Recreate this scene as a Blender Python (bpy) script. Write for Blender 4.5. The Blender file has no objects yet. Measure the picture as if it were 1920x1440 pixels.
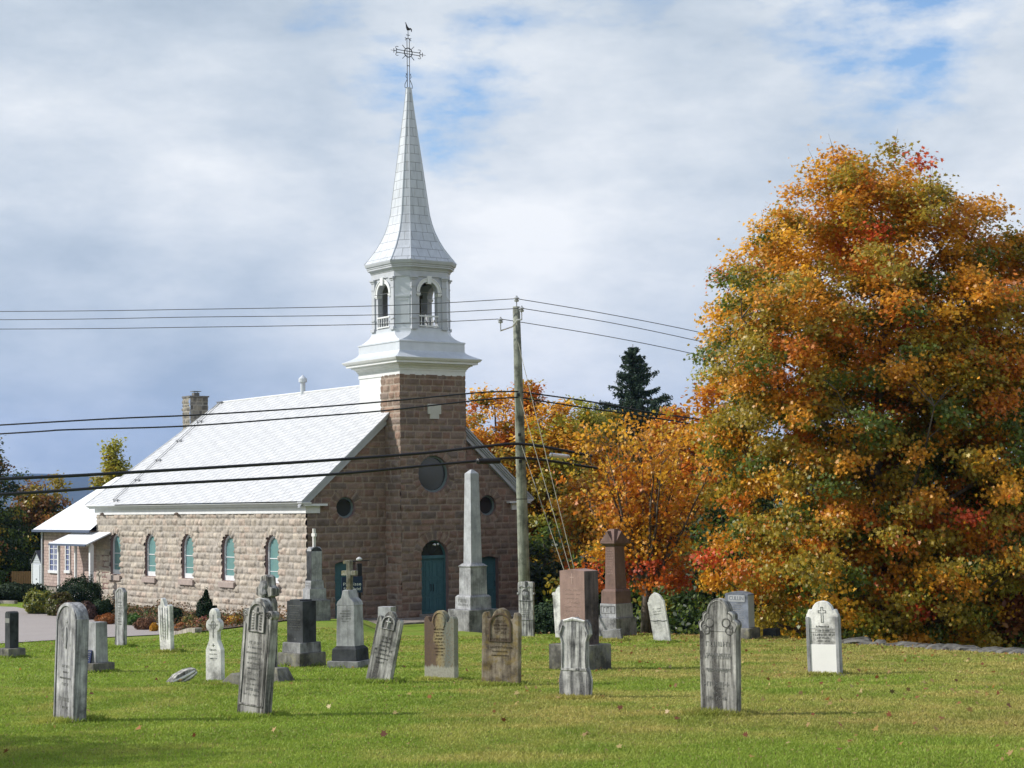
import bpy, bmesh, math, random
import numpy as np
from mathutils import Vector, Matrix
random.seed(7); rng=np.random.default_rng(7)
C=bpy.context.scene.collection
R=math.radians
# ------------------------------------------------------------------ camera
FPX=3376.; PITCH=R(3.77); ROLL=R(.82)
cam=bpy.data.cameras.new('camera'); cam.sensor_width=36; cam.lens=FPX/1920*36; cam.clip_end=30000; cam.clip_start=.1
co=bpy.data.objects.new('camera',cam); C.objects.link(co); bpy.context.scene.camera=co
fw=Vector((0,math.cos(PITCH),math.sin(PITCH))); up0=Vector((0,-math.sin(PITCH),math.cos(PITCH))); rt0=Vector((1,0,0))
rt=rt0*math.cos(ROLL)-up0*math.sin(ROLL); up=rt0*math.sin(ROLL)+up0*math.cos(ROLL)
co.matrix_world=Matrix(((rt.x,up.x,-fw.x,0),(rt.y,up.y,-fw.y,0),(rt.z,up.z,-fw.z,0),(0,0,0,1)))
def ray(x,y):
    a=(x-960)/FPX; b=-(y-720)/FPX
    d=fw+rt*a+up*b
    return d/d.y                      # unit step in world Y
def at(x,y,d): return ray(x,y)*d
# ------------------------------------------------------------------ noise
_L=rng.random((64,64,64)).astype(np.float32)
def vnoise(p):
    p=np.asarray(p,dtype=np.float64); i=np.floor(p).astype(int); f=p-i; f=f*f*(3-2*f); i&=63; j=(i+1)&63
    def g(a,b,c): return _L[a,b,c]
    x0,y0,z0=i[...,0],i[...,1],i[...,2]; x1,y1,z1=j[...,0],j[...,1],j[...,2]; fx,fy,fz=f[...,0],f[...,1],f[...,2]
    a=g(x0,y0,z0)*(1-fx)+g(x1,y0,z0)*fx; b=g(x0,y1,z0)*(1-fx)+g(x1,y1,z0)*fx
    c=g(x0,y0,z1)*(1-fx)+g(x1,y0,z1)*fx; d=g(x0,y1,z1)*(1-fx)+g(x1,y1,z1)*fx
    return (a*(1-fy)+b*fy)*(1-fz)+(c*(1-fy)+d*fy)*fz
def fbm(p,o=3):
    p=np.asarray(p,dtype=np.float64); s=0;w=.5;t=0
    for k in range(o): s=s+w*vnoise(p*2**k+17.3*k); t+=w; w*=.5
    return s/t
def sst(a,b,x):
    t=np.clip((np.asarray(x,dtype=float)-a)/(b-a),0,1); return t*t*(3-2*t)
# ------------------------------------------------------------------ ground height
EDGE=[(-2.,72.),(1.,66.),(4.,61.5),(7.4,54.),(9.1,49.5),(11.1,41.5),(14.5,26.),(20.,5.)]
def edge_y(X): return np.interp(X,[e[0] for e in EDGE],[e[1] for e in EDGE])
def ground(X,Y):
    X=np.asarray(X,dtype=float);Y=np.asarray(Y,dtype=float)
    z=-1.6-.047*np.clip(Y,-30,76)
    m=sst(-5.0,-6.4,X)*sst(-12.8,-10.2,X)*sst(46,72,Y)*(1-sst(73,79,Y))
    z=z+.46*m
    z=z-.72*sst(-2.2,1.2,X)*sst(62.5,74,Y)
    past=Y-edge_y(X)
    z=z-2.6*sst(.8,9,past)*sst(2.2,5,X)
    z=z-6*sst(130,420,Y)
    z=z+.05*(vnoise(np.stack([X*.23,Y*.23,X*0+3.1],-1))-.5)*(1-sst(55,70,Y))
    return z
def gz(X,Y): return float(ground(X,Y))
def hit(x,y):
    """where the sight line of a photo pixel meets the terrain"""
    r=ray(x,y); d=14.
    while d<400:
        if r.z*d<=gz(r.x*d,d): break
        d+=.2
    for k in range(12):
        pass
    lo=d-.2;hi=d
    for k in range(14):
        m=(lo+hi)/2
        if r.z*m<=gz(r.x*m,m): hi=m
        else: lo=m
    return Vector((r.x*hi,hi,gz(r.x*hi,hi)))
# ------------------------------------------------------------------ objects
def tag(o,label=None,cat=None,group=None,kind=None):
    if label:o['label']=label
    if cat:o['category']=cat
    if group:o['group']=group
    if kind:o['kind']=kind
    return o
def empty(name,loc,rot=(0,0,0),label=None,cat=None,group=None):
    o=bpy.data.objects.new(name,None); C.objects.link(o); o.location=loc; o.rotation_euler=rot
    o.empty_display_size=.3
    return tag(o,label,cat,group)
def link(name,me,mat,parent=None,loc=(0,0,0),smooth=False):
    o=bpy.data.objects.new(name,me); C.objects.link(o); o.location=loc
    if mat is not None: me.materials.append(mat)
    if parent is not None:o.parent=parent
    if smooth: me.polygons.foreach_set('use_smooth',[True]*len(me.polygons))
    return o
def npmesh(name,verts,faces,col=None,uv=None):
    me=bpy.data.meshes.new(name); verts=np.asarray(verts,dtype=np.float32); faces=np.asarray(faces,dtype=np.int32)
    n,k=faces.shape
    me.vertices.add(len(verts)); me.vertices.foreach_set('co',verts.ravel())
    me.loops.add(n*k); me.loops.foreach_set('vertex_index',faces.ravel())
    me.polygons.add(n); me.polygons.foreach_set('loop_start',np.arange(0,n*k,k,dtype=np.int32))
    try: me.polygons.foreach_set('loop_total',np.full(n,k,dtype=np.int32))
    except Exception: pass
    if uv is not None:
        l=me.uv_layers.new(name='UVMap'); l.data.foreach_set('uv',np.asarray(uv,dtype=np.float32).ravel())
    me.update(calc_edges=True)
    if col is not None:
        a=me.color_attributes.new('Col','FLOAT_COLOR','POINT')
        c=np.ones((len(verts),4),dtype=np.float32); c[:,:3]=col; a.data.foreach_set('color',c.ravel())
    me.validate()
    return me
class MB:
    def __init__(s,xf=None): s.v=[];s.f=[];s.xf=xf
    def box(s,x0,x1,y0,y1,z0,z1):
        b=len(s.v); s.v+=[(x0,y0,z0),(x1,y0,z0),(x1,y1,z0),(x0,y1,z0),(x0,y0,z1),(x1,y0,z1),(x1,y1,z1),(x0,y1,z1)]
        s.f+=[tuple(b+i for i in q) for q in ((3,2,1,0),(4,5,6,7),(0,1,5,4),(1,2,6,5),(2,3,7,6),(3,0,4,7))]; return s
    def frus(s,a0,a1,b0,b1,z0,z1,cx=0,cy=0):
        """tapered block: half sizes a0,b0 at z0 and a1,b1 at z1"""
        b=len(s.v)
        for z,a,c in ((z0,a0,b0),(z1,a1,b1)):
            s.v+=[(cx-a,cy-c,z),(cx+a,cy-c,z),(cx+a,cy+c,z),(cx-a,cy+c,z)]
        s.f+=[tuple(b+i for i in q) for q in ((3,2,1,0),(4,5,6,7),(0,1,5,4),(1,2,6,5),(2,3,7,6),(3,0,4,7))]; return s
    def prism(s,poly,y0,y1):
        n=len(poly);b=len(s.v)
        s.v+=[(p[0],y0,p[1]) for p in poly]+[(p[0],y1,p[1]) for p in poly]
        s.f.append(tuple(range(b,b+n))); s.f.append(tuple(range(b+2*n-1,b+n-1,-1)))
        for i in range(n):
            j=(i+1)%n; s.f.append((b+i,b+n+i,b+n+j,b+j))
        return s
    def ring(s,out,inn,y0,y1):
        n=len(out);b=len(s.v)
        for pts,y in ((out,y0),(inn,y0),(out,y1),(inn,y1)): s.v+=[(p[0],y,p[1]) for p in pts]
        for i in range(n):
            j=(i+1)%n; o,q,O,Q=b,b+n,b+2*n,b+3*n
            s.f+=[(o+i,o+j,q+j,q+i),(O+j,O+i,Q+i,Q+j),(o+j,o+i,O+i,O+j),(q+i,q+j,Q+j,Q+i)]
        return s
    def loft(s,rings,cap=True):
        b=len(s.v);n=len(rings[0])
        for r in rings:s.v+=list(r)
        for k in range(len(rings)-1):
            for i in range(n):
                j=(i+1)%n; s.f.append((b+k*n+i,b+k*n+j,b+(k+1)*n+j,b+(k+1)*n+i))
        if cap:
            s.f.append(tuple(range(b+n-1,b-1,-1))); s.f.append(tuple(range(b+(len(rings)-1)*n,b+len(rings)*n)))
        return s
    def tube(s,pts,rad,n=8,cap=True):
        pts=[Vector(p) for p in pts]
        if not hasattr(rad,'__len__'): rad=[rad]*len(pts)
        rings=[];pn=None
        for i,p in enumerate(pts):
            d=(pts[min(i+1,len(pts)-1)]-pts[max(i-1,0)]).normalized()
            if pn is None: pn=d.orthogonal().normalized()
            pn=(pn-d*pn.dot(d)).normalized(); bn=d.cross(pn)
            rings.append([tuple(p+(pn*math.cos(2*math.pi*k/n)+bn*math.sin(2*math.pi*k/n))*rad[i]) for k in range(n)])
        return s.loft(rings,cap)
    def lathe(s,prof,n=16,c=(0,0)):
        return s.loft([[(c[0]+r*math.cos(2*math.pi*k/n),c[1]+r*math.sin(2*math.pi*k/n),z) for k in range(n)] for r,z in prof])
    def blob(s,c,r,amp=.15,sub=2,seed=0):
        bm=bmesh.new(); bmesh.ops.create_icosphere(bm,subdivisions=sub,radius=1); b=len(s.v)
        rr=random.Random(seed); o=[rr.uniform(0,50) for _ in range(3)]
        for v in bm.verts:
            k=1+amp*2*(float(vnoise(np.array([v.co.x*1.6+o[0],v.co.y*1.6+o[1],v.co.z*1.6+o[2]])))-.5)
            s.v.append((c[0]+v.co.x*r[0]*k,c[1]+v.co.y*r[1]*k,c[2]+v.co.z*r[2]*k))
        s.f+=[tuple(b+v.index for v in f.verts) for f in bm.faces]; bm.free(); return s
    def build(s,name,mat,parent=None,loc=(0,0,0),bevel=0,smooth=False):
        me=bpy.data.meshes.new(name); v=[s.xf(*p) for p in s.v] if s.xf else s.v
        bm=bmesh.new(); vs=[bm.verts.new(p) for p in v]
        for f in s.f:
            try: bm.faces.new([vs[i] for i in f])
            except ValueError: pass
        bmesh.ops.recalc_face_normals(bm,faces=bm.faces[:])
        if bevel:
            e=[e for e in bm.edges if len(e.link_faces)==2 and e.calc_face_angle(0)>.5]
            bmesh.ops.bevel(bm,geom=e,offset=bevel,segments=2,affect='EDGES',profile=.6,clamp_overlap=True)
        bm.to_mesh(me); bm.free(); me.update()
        return link(name,me,mat,parent,loc,smooth)
# ------------------------------------------------------------------ materials
def nt(name):
    m=bpy.data.materials.new(name); m.use_nodes=True; t=m.node_tree; t.nodes.clear()
    out=t.nodes.new('ShaderNodeOutputMaterial'); b=t.nodes.new('ShaderNodeBsdfPrincipled'); t.links.new(b.outputs[0],out.inputs[0])
    return m,t,b,out
def N(t,ty,**k):
    n=t.nodes.new(ty)
    for a,v in k.items():
        if a in n.inputs.keys() if hasattr(n.inputs,'keys') else False: n.inputs[a].default_value=v
        else: setattr(n,a,v)
    return n
def noise(t,vec,scale,detail=4,rough=.6):
    n=t.nodes.new('ShaderNodeTexNoise'); n.inputs['Scale'].default_value=scale; n.inputs['Detail'].default_value=detail; n.inputs['Roughness'].default_value=rough
    if vec is not None:t.links.new(vec,n.inputs['Vector'])
    return n.outputs['Fac']
def ramp(t,fac,stops):
    r=t.nodes.new('ShaderNodeValToRGB'); e=r.color_ramp.elements
    while len(e)<len(stops): e.new(.5)
    for i,(p,c) in enumerate(stops):
        e[i].position=p; e[i].color=(c,c,c,1) if not hasattr(c,'__len__') else (*c,1)
    t.links.new(fac,r.inputs[0]); return r.outputs[0]
def mixc(t,fac,a,b,mode='MIX'):
    m=t.nodes.new('ShaderNodeMix'); m.data_type='RGBA'; m.blend_type=mode
    for s,k in ((fac,0),(a,6),(b,7)):
        if isinstance(s,(int,float)): m.inputs[k].default_value=s if k==0 else (s,s,s,1)
        elif isinstance(s,tuple): m.inputs[k].default_value=(*s,1)
        else: t.links.new(s,m.inputs[k])
    return m.outputs[2]
def math_(t,op,a,b=None):
    m=t.nodes.new('ShaderNodeMath'); m.operation=op
    for i,s in enumerate((a,b)):
        if s is None: continue
        if isinstance(s,(int,float)): m.inputs[i].default_value=s
        else:t.links.new(s,m.inputs[i])
    return m.outputs[0]
def mapping(t,vec,scale=(1,1,1),loc=(0,0,0)):
    m=t.nodes.new('ShaderNodeMapping'); m.inputs['Scale'].default_value=scale; m.inputs['Location'].default_value=loc; t.links.new(vec,m.inputs['Vector']); return m.outputs[0]
def coord(t,w='Object'): return t.nodes.new('ShaderNodeTexCoord').outputs[w]
def randloc(t,vec):
    oi=t.nodes.new('ShaderNodeObjectInfo'); m=t.nodes.new('ShaderNodeVectorMath'); m.operation='MULTIPLY_ADD'
    cb=t.nodes.new('ShaderNodeCombineXYZ')
    for i in range(3):t.links.new(oi.outputs['Random'],cb.inputs[i])
    t.links.new(cb.outputs[0],m.inputs[0]); m.inputs[1].default_value=(37,53,71); t.links.new(vec,m.inputs[2]); return m.outputs[0]
def bump(t,b,h,strength=.3,dist=.02):
    n=t.nodes.new('ShaderNodeBump'); n.inputs['Strength'].default_value=strength; n.inputs['Distance'].default_value=dist
    t.links.new(h,n.inputs['Height']); t.links.new(n.outputs[0],b.inputs['Normal'])
def simple(name,col,rough=.6,metal=0,var=.12,scale=8,bmp=.1,spec=.4):
    m,t,b,_=nt(name); v=coord(t); f=noise(t,v,scale,5)
    c=mixc(t,f,tuple(x*(1-var*1.5) for x in col),tuple(min(1,x*(1+var*1.5)) for x in col)); t.links.new(c,b.inputs['Base Color'])
    b.inputs['Roughness'].default_value=rough; b.inputs['Metallic'].default_value=metal; b.inputs['Specular IOR Level'].default_value=spec
    if bmp: bump(t,b,noise(t,v,scale*5,4),bmp,.01)
    return m
def weathered(name,light,dark,streak=.55,lichen=None,amt=.5,scale=1.,damp=.25,whitetop=0,contrast=.18,blot=1.):
    """stone outdoors: vertical run-off streaks, blotches, lichen spots, damp foot"""
    m,t,b,_=nt(name); v=coord(t); vr=randloc(t,v)
    st=noise(t,mapping(t,vr,(16*scale,16*scale,1.3*scale)),1,6,.65)
    bl=noise(t,vr,3.2*scale,6,.65)
    s=math_(t,'ADD',math_(t,'MULTIPLY',st,streak),math_(t,'MULTIPLY',bl,1-streak))
    mid=.5+ (.5-amt)*.35
    f=ramp(t,s,[(mid-contrast*.6,0),(mid+contrast*.5,1)])
    c=mixc(t,f,dark,light)
    fine=noise(t,vr,42,4,.7); c=mixc(t,math_(t,'MULTIPLY',ramp(t,fine,[(.35,0),(.62,1)]),.35),c,tuple(x*.55 for x in light))
    if lichen:
        l=ramp(t,noise(t,vr,6.5,7,.7),[(.50,0),(.60,1)]); c=mixc(t,math_(t,'MULTIPLY',l,.75),c,lichen)
    if whitetop:
        sp=t.nodes.new('ShaderNodeSeparateXYZ'); t.links.new(v,sp.inputs[0])
        h=ramp(t,math_(t,'ADD',math_(t,'MULTIPLY',sp.outputs[2],1.0),math_(t,'MULTIPLY',st,.5)),[(whitetop,0),(whitetop+.3,1)]) if whitetop<1.0 else None
        if h is not None: c=mixc(t,math_(t,'MULTIPLY',h,.6),c,tuple(min(.85,x*1.35) for x in light))
    sp=t.nodes.new('ShaderNodeSeparateXYZ'); t.links.new(v,sp.inputs[0])
    d=ramp(t,math_(t,'ADD',sp.outputs[2],math_(t,'MULTIPLY',st,.3)),[(.12,1),(.42,0)])
    c=mixc(t,math_(t,'MULTIPLY',d,damp),c,(.07,.068,.055))
    t.links.new(c,b.inputs['Base Color']); bb=noise(t,vr,1.9,7,.68); c=mixc(t,1.0,c,ramp(t,bb,[(.38,1-.62*blot),(.49,1-.1*blot),(.62,1+.25*blot)]),'MULTIPLY'); t.links.new(c,b.inputs['Base Color'])
    b.inputs['Roughness'].default_value=.85; b.inputs['Specular IOR Level'].default_value=.25
    bump(t,b,math_(t,'ADD',math_(t,'MULTIPLY',fine,.5),s),.55,.012)
    return m
def attrmat(name,rough=.8,spec=.3,nscale=30,var=.25,bmp=.3,trans=0,bd=.01):
    m,t,b,out=nt(name); a=t.nodes.new('ShaderNodeAttribute'); a.attribute_name='Col'
    c=a.outputs['Color']
    if nscale:
        v=coord(t); f=noise(t,v,nscale,5,.65); c=mixc(t,1.0,c,ramp(t,f,[(.25,1-var),(.75,1+var)]),'MULTIPLY')
        if bmp: bump(t,b,f,bmp,bd)
    t.links.new(c,b.inputs['Base Color']); b.inputs['Roughness'].default_value=rough; b.inputs['Specular IOR Level'].default_value=spec
    if trans:
        tr=t.nodes.new('ShaderNodeBsdfTranslucent'); t.links.new(c,tr.inputs[0]); mx=t.nodes.new('ShaderNodeMixShader'); mx.inputs[0].default_value=trans
        t.links.new(b.outputs[0],mx.inputs[1]); t.links.new(tr.outputs[0],mx.inputs[2]); t.links.new(mx.outputs[0],out.inputs[0])
    return m
def metal_sheets(name,col,seamx,seamz,dark=.55,rough=.45,mortar=.02,uv=True,offset=.5,slant=0,bn=.25):
    m,t,b,_=nt(name); v=coord(t,'UV')
    if slant:
        sp=t.nodes.new('ShaderNodeSeparateXYZ'); t.links.new(v,sp.inputs[0]); cb=t.nodes.new('ShaderNodeCombineXYZ')
        t.links.new(sp.outputs[0],cb.inputs[0]); t.links.new(math_(t,'ADD',sp.outputs[1],math_(t,'MULTIPLY',sp.outputs[0],slant)),cb.inputs[1]); v=cb.outputs[0]
    br=t.nodes.new('ShaderNodeTexBrick'); t.links.new(v,br.inputs['Vector']); br.offset=offset
    br.inputs['Scale'].default_value=1; br.inputs['Brick Width'].default_value=seamx; br.inputs['Row Height'].default_value=seamz; br.inputs['Mortar Size'].default_value=mortar; br.inputs['Mortar Smooth'].default_value=.6
    br.inputs['Color1'].default_value=(*col,1); br.inputs['Color2'].default_value=(*[c*.93 for c in col],1); br.inputs['Mortar'].default_value=(*[c*dark for c in col],1)
    o=coord(t); st=noise(t,mapping(t,o,(3,3,.5)),1.5,5); c=mixc(t,1.0,br.outputs['Color'],ramp(t,st,[(.3,.82),(.6,1.0)]),'MULTIPLY'); c=mixc(t,math_(t,'MULTIPLY',ramp(t,noise(t,mapping(t,o,(5,5,.35)),1.2,7,.75),[(.60,0),(.70,1)]),.45),c,(.26,.22,.18))
    t.links.new(c,b.inputs['Base Color']); b.inputs['Roughness'].default_value=rough; b.inputs['Metallic'].default_value=0; b.inputs['Specular IOR Level'].default_value=.5
    bump(t,b,math_(t,'SUBTRACT',math_(t,'MULTIPLY',noise(t,o,3,3),bn),br.outputs['Fac']),.35,.02)
    return m
M={}
M['stone']=attrmat('rock_faced_stone',.9,.2,22,.28,.6,bd=.02)
M['white']=simple('painted_white_trim',(.66,.67,.68),.5,0,.12,3,.05)
M['grey_trim']=simple('weathered_grey_trim',(.43,.45,.49),.55,0,.14,3,.06)
M['galv']=simple('galvanised_sheet',(.54,.57,.61),.42,0.15,.12,2.2,.06)
M['roof']=metal_sheets('white_metal_shingles',(.53,.54,.56),.95,.30,.40,.5,.024,slant=.28,bn=.05)
M['spire']=metal_sheets('galvanised_spire_sheets',(.53,.56,.61),.62,.42,.42,.42,.018)
M['annexroof']=metal_sheets('pale_ribbed_roof',(.74,.76,.80),6,.33,.7,.5,.014)
M['iron']=simple('black_iron',(.018,.018,.02),.5,.3,.2,20,.1)
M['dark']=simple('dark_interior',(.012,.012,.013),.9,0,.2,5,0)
M['teal']=simple('teal_painted_wood',(.060,.145,.165),.55,0,.2,6,.15)
def glassm(name,col,rough=.12):
    m,t,b,_=nt(name); v=coord(t); f=noise(t,v,1.3,3)
    t.links.new(mixc(t,f,tuple(c*.75 for c in col),tuple(c*1.2 for c in col)),b.inputs['Base Color']); b.inputs['Roughness'].default_value=rough; b.inputs['Specular IOR Level'].default_value=.6
    bump(t,b,noise(t,v,2,2),.05,.02); return m
M['tealglass']=glassm('teal_glazing',(.135,.26,.26),.2)
M['darkglass']=glassm('dark_glazing',(.035,.038,.040),.12)
M['sashgrey']=simple('grey_green_sash',(.15,.19,.19),.6,0,.15,6,.1)
M['blueglass']=glassm('blue_glazing',(.05,.08,.26),.1)
M['wood_pole']=weathered('treated_pole_wood',(.29,.305,.25),(.165,.18,.145),.85,None,.5,1,0)
M['bronze']=simple('bell_bronze',(.10,.085,.05),.4,.6,.2,6,.1)
M['cable']=simple('black_cable',(.012,.012,.015),.5,0,.2,10,0)
M['wire']=simple('grey_conductor',(.06,.06,.065),.5,.3,.2,10,0)
M['guy']=simple('galvanised_guy_wire',(.34,.33,.26),.5,.2,.2,10,0)
M['alu']=simple('bright_aluminium',(.62,.62,.64),.3,.5,.1,10,0)
M['porcelain']=simple('grey_porcelain',(.35,.36,.38),.25,0,.1,10,0)
M['concrete']=weathered('step_concrete',(.30,.26,.22),(.17,.15,.13),.4,None,.5,1,0)
M['kerb']=weathered('kerb_concrete',(.38,.34,.29),(.24,.22,.19),.3,None,.4,1,0)
M['soil']=simple('planting_soil',(.075,.05,.032),.95,0,.4,5,.6)
# ------------------------------------------------------------------ world
w=bpy.data.worlds.new('World'); bpy.context.scene.world=w; w.use_nodes=True; t=w.node_tree; t.nodes.clear()
SUN_EL=R(36); sd=Vector((-.9995,.03,0)); sdir=Vector((sd.x*math.cos(SUN_EL),sd.y*math.cos(SUN_EL),math.sin(SUN_EL)))
out=t.nodes.new('ShaderNodeOutputWorld'); bg=t.nodes.new('ShaderNodeBackground'); t.links.new(bg.outputs[0],out.inputs[0])
sky=t.nodes.new('ShaderNodeTexSky'); sky.sky_type='NISHITA'; sky.sun_disc=False; sky.sun_elevation=SUN_EL; sky.sun_rotation=math.atan2(sd.x,sd.y)%(2*math.pi); sky.air_density=1.0; sky.dust_density=.6; sky.ozone_density=1.6
bg.inputs[1].default_value=.1
g=coord(t,'Generated')
def vdot(v,c):
    n=t.nodes.new('ShaderNodeVectorMath'); n.operation='DOT_PRODUCT'; t.links.new(v,n.inputs[0]); n.inputs[1].default_value=c; return n.outputs['Value']
zz=t.nodes.new('ShaderNodeSeparateXYZ'); t.links.new(g,zz.inputs[0])
sv=mapping(t,g,(1,1,2.4),(0.35,.2,.4))
big=noise(t,sv,3.2,2,.5); med=noise(t,mapping(t,g,(1,1,2.3),(4.2,1.1,2.7)),7.0,9,.60); wisp=noise(t,mapping(t,g,(1,1,2.6),(1.7,.6,.3)),15,8,.62)
def patch(px,py,rad,amt):
    d=ray(px,py).normalized(); k=math_(t,'SUBTRACT',1.0,vdot(g,tuple(d)))          # 1-cos
    return math_(t,'MULTIPLY',ramp(t,math_(t,'DIVIDE',k,(rad/FPX)**2/2),[(0,1),(1,0)]),amt)
cover=math_(t,'ADD',math_(t,'MULTIPLY',med,.62),math_(t,'MULTIPLY',wisp,.38))
for px,py,rad,amt in ((1670,-40,290,.235),(1745,135,90,.09),(860,150,230,.045),(700,265,180,.05),(1090,110,180,.06),(960,60,30,.02),(60,760,700,-.22),(300,420,520,-.14),(1100,620,420,-.06)):
    cover=math_(t,'SUBTRACT',cover,patch(px,py,rad,amt))
cover=math_(t,'SUBTRACT',cover,math_(t,'MULTIPLY',ramp(t,zz.outputs[2],[(.30,0),(.62,1)]),.16))
cf=ramp(t,cover,[(.30,.10),(.37,.70),(.44,1)])
# cloud brightness: lit tops, greyer bases
shade=math_(t,'ADD',math_(t,'ADD',math_(t,'MULTIPLY',big,.40),math_(t,'MULTIPLY',med,.45)),math_(t,'MULTIPLY',wisp,.15))
for px,py,rad,amt in ((150,430,330,.08),(420,500,260,.06),(1000,560,330,.05),(860,240,260,.06),(200,690,420,-.13),(120,100,420,-.07),(250,800,500,-.10),(1250,720,400,-.04),(560,400,230,-.05),(1750,440,200,.03),(1330,120,400,-.02)):
    shade=math_(t,'ADD',shade,patch(px,py,rad,amt))
cc=ramp(t,shade,[(.30,(3.4,4.1,4.85)),(.41,(4.8,5.4,6.0)),(.50,(6.2,6.6,6.95)),(.60,(7.9,8.05,8.1))])
skyc=mixc(t,1.0,sky.outputs[0],(.95,1.2,1.40),'MULTIPLY')
t.links.new(mixc(t,cf,skyc,cc),bg.inputs[0])
sl=bpy.data.lights.new('sun','SUN'); sl.energy=4.3; sl.angle=R(.55); sl.color=(1,.95,.88); so=bpy.data.objects.new('sun',sl); C.objects.link(so)
so.rotation_euler=sdir.to_track_quat('Z','Y').to_euler(); so.location=(-30,20,40)
sc=bpy.context.scene; sc.view_settings.view_transform='Standard'; sc.view_settings.look='None'; sc.view_settings.exposure=.35; sc.view_settings.gamma=1
# ------------------------------------------------------------------ terrain
xs=np.concatenate([np.linspace(-6000,-120,30),np.linspace(-100,-26,38),np.linspace(-25,30,111),np.linspace(32,110,40),np.linspace(130,6000,30)])
ys=np.concatenate([np.linspace(-60,8,24),np.linspace(9,110,203),np.linspace(113,200,30),np.linspace(220,9000,40)])
XX,YY=np.meshgrid(xs,ys); ZZ=ground(XX,YY); n,m_=XX.shape
idx=np.arange(n*m_).reshape(n,m_); F=np.stack([idx[:-1,:-1],idx[:-1,1:],idx[1:,1:],idx[1:,:-1]],-1).reshape(-1,4)
def grassmat():
    m,t,b,_=nt('mown_lawn'); v=coord(t)
    a=noise(t,v,.35,5,.6); bb=noise(t,mapping(t,v,(1,.6,1)),1.6,5,.65); c=noise(t,v,18,5,.7); d=noise(t,v,90,3,.7)
    k=math_(t,'ADD',math_(t,'MULTIPLY',a,.5),math_(t,'MULTIPLY',bb,.5))
    col=ramp(t,k,[(.30,(.11,.20,.015)),(.44,(.17,.27,.025)),(.55,(.23,.28,.04)),(.68,(.30,.27,.08))])
    # drier towards the right of the lawn
    sp=t.nodes.new('ShaderNodeSeparateXYZ'); t.links.new(v,sp.inputs[0])
    dry=ramp(t,math_(t,'ADD',math_(t,'MULTIPLY',sp.outputs[0],.055),math_(t,'MULTIPLY',bb,.9)),[(.35,0),(.95,1)])
    col=mixc(t,math_(t,'MULTIPLY',dry,.6),col,(.28,.235,.07))
    col=mixc(t,1.0,col,ramp(t,c,[(.3,.62),(.7,1.3)]),'MULTIPLY'); col=mixc(t,1.0,col,ramp(t,d,[(.3,.7),(.7,1.25)]),'MULTIPLY')
    t.links.new(col,b.inputs['Base Color']); b.inputs['Roughness'].default_value=.9; b.inputs['Specular IOR Level'].default_value=.15
    bump(t,b,math_(t,'ADD',c,d),.8,.04); return m
M['lawn']=grassmat()
gr=link('ground',npmesh('ground',np.stack([XX,YY,ZZ],-1).reshape(-1,3),F),M['lawn'],smooth=True); tag(gr,kind='structure')
def inpoly(X,Y,poly):
    r=np.zeros(np.shape(X),bool); n=len(poly)
    for i in range(n):
        x0,y0=poly[i]; x1,y1=poly[(i+1)%n]
        c=((y0>Y)!=(y1>Y)); xi=(x1-x0)*(Y-y0)/((y1-y0)+1e-12)+x0; r^=c&(X<xi)
    return r
def drape(name,poly,mat,lift,step=.5,jit=0):
    """a sheet following the terrain inside a plan outline"""
    px=[p[0] for p in poly];py=[p[1] for p in poly]
    me=bpy.data.meshes.new(name); bm=bmesh.new()
    f=bm.faces.new([bm.verts.new((x,y,0)) for x,y in poly])
    for ax,lo,hi in ((0,min(px),max(px)),(1,min(py),max(py))):
        k=lo+step
        while k<hi:
            nrm=(1,0,0) if ax==0 else (0,1,0); cc_=(k,0,0) if ax==0 else (0,k,0)
            bmesh.ops.bisect_plane(bm,geom=bm.verts[:]+bm.edges[:]+bm.faces[:],plane_co=cc_,plane_no=nrm); k+=step
    for v in bm.verts: v.co.z=gz(v.co.x,v.co.y)+lift
    bmesh.ops.recalc_face_normals(bm,faces=bm.faces[:])
    for f in bm.faces:
        if f.normal.z<0:f.normal_flip()
    bm.to_mesh(me);bm.free(); o=link(name,me,mat); return o
near=[hit(-300,1226),hit(0,1208),hit(180,1197),hit(300,1191),hit(372,1187)]
kerbpx=[(372,1187),(294,1176),(214,1162),(150,1154),(108,1150),(60,1145),(30,1139),(-60,1136),(-400,1134)]
kerbw=[hit(*p) for p in kerbpx]
def roadmat():
    m,t,b,_=nt('pale_asphalt'); v=coord(t)
    c=mixc(t,noise(t,v,.5,4),(.25,.22,.205),(.33,.295,.28)); c=mixc(t,1.0,c,ramp(t,noise(t,v,60,4),[(.3,.8),(.7,1.15)]),'MULTIPLY')
    t.links.new(c,b.inputs['Base Color']); b.inputs['Roughness'].default_value=.92; bump(t,b,noise(t,v,80,3),.4,.01); return m
rd=drape('road',[(p.x,p.y) for p in near]+[(p.x,p.y) for p in kerbw[1:]],roadmat(),.03,1.0); tag(rd,kind='structure')
def kerbline(pts,name):
    mb=MB(); rr=[]
    dense=[]
    for a,b in zip(pts[:-1],pts[1:]):
        n=max(2,int((b-a).length/.6))
        for i in range(n): dense.append(a.lerp(b,i/n))
    dense.append(pts[-1])
    for i,p in enumerate(dense):
        d=(dense[min(i+1,len(dense)-1)]-dense[max(i-1,0)]); nx,ny=-d.y,d.x; l=math.hypot(nx,ny); nx/=l;ny/=l; z=gz(p.x,p.y)
        a=(p.x-nx*.12,p.y-ny*.12); b=(p.x+nx*.12,p.y+ny*.12)
        rr.append([(a[0],a[1],z-.1),(a[0],a[1],z+.16),(b[0],b[1],z+.16),(b[0],b[1],z-.1)])
    mb.loft(rr); o=mb.build(name,M['kerb'],bevel=0); tag(o,kind='structure'); return o
kerbline(kerbw[:6],'kerb')
kerbline([hit(30,1132),hit(-60,1130),hit(-400,1126)],'far_kerb')
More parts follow.
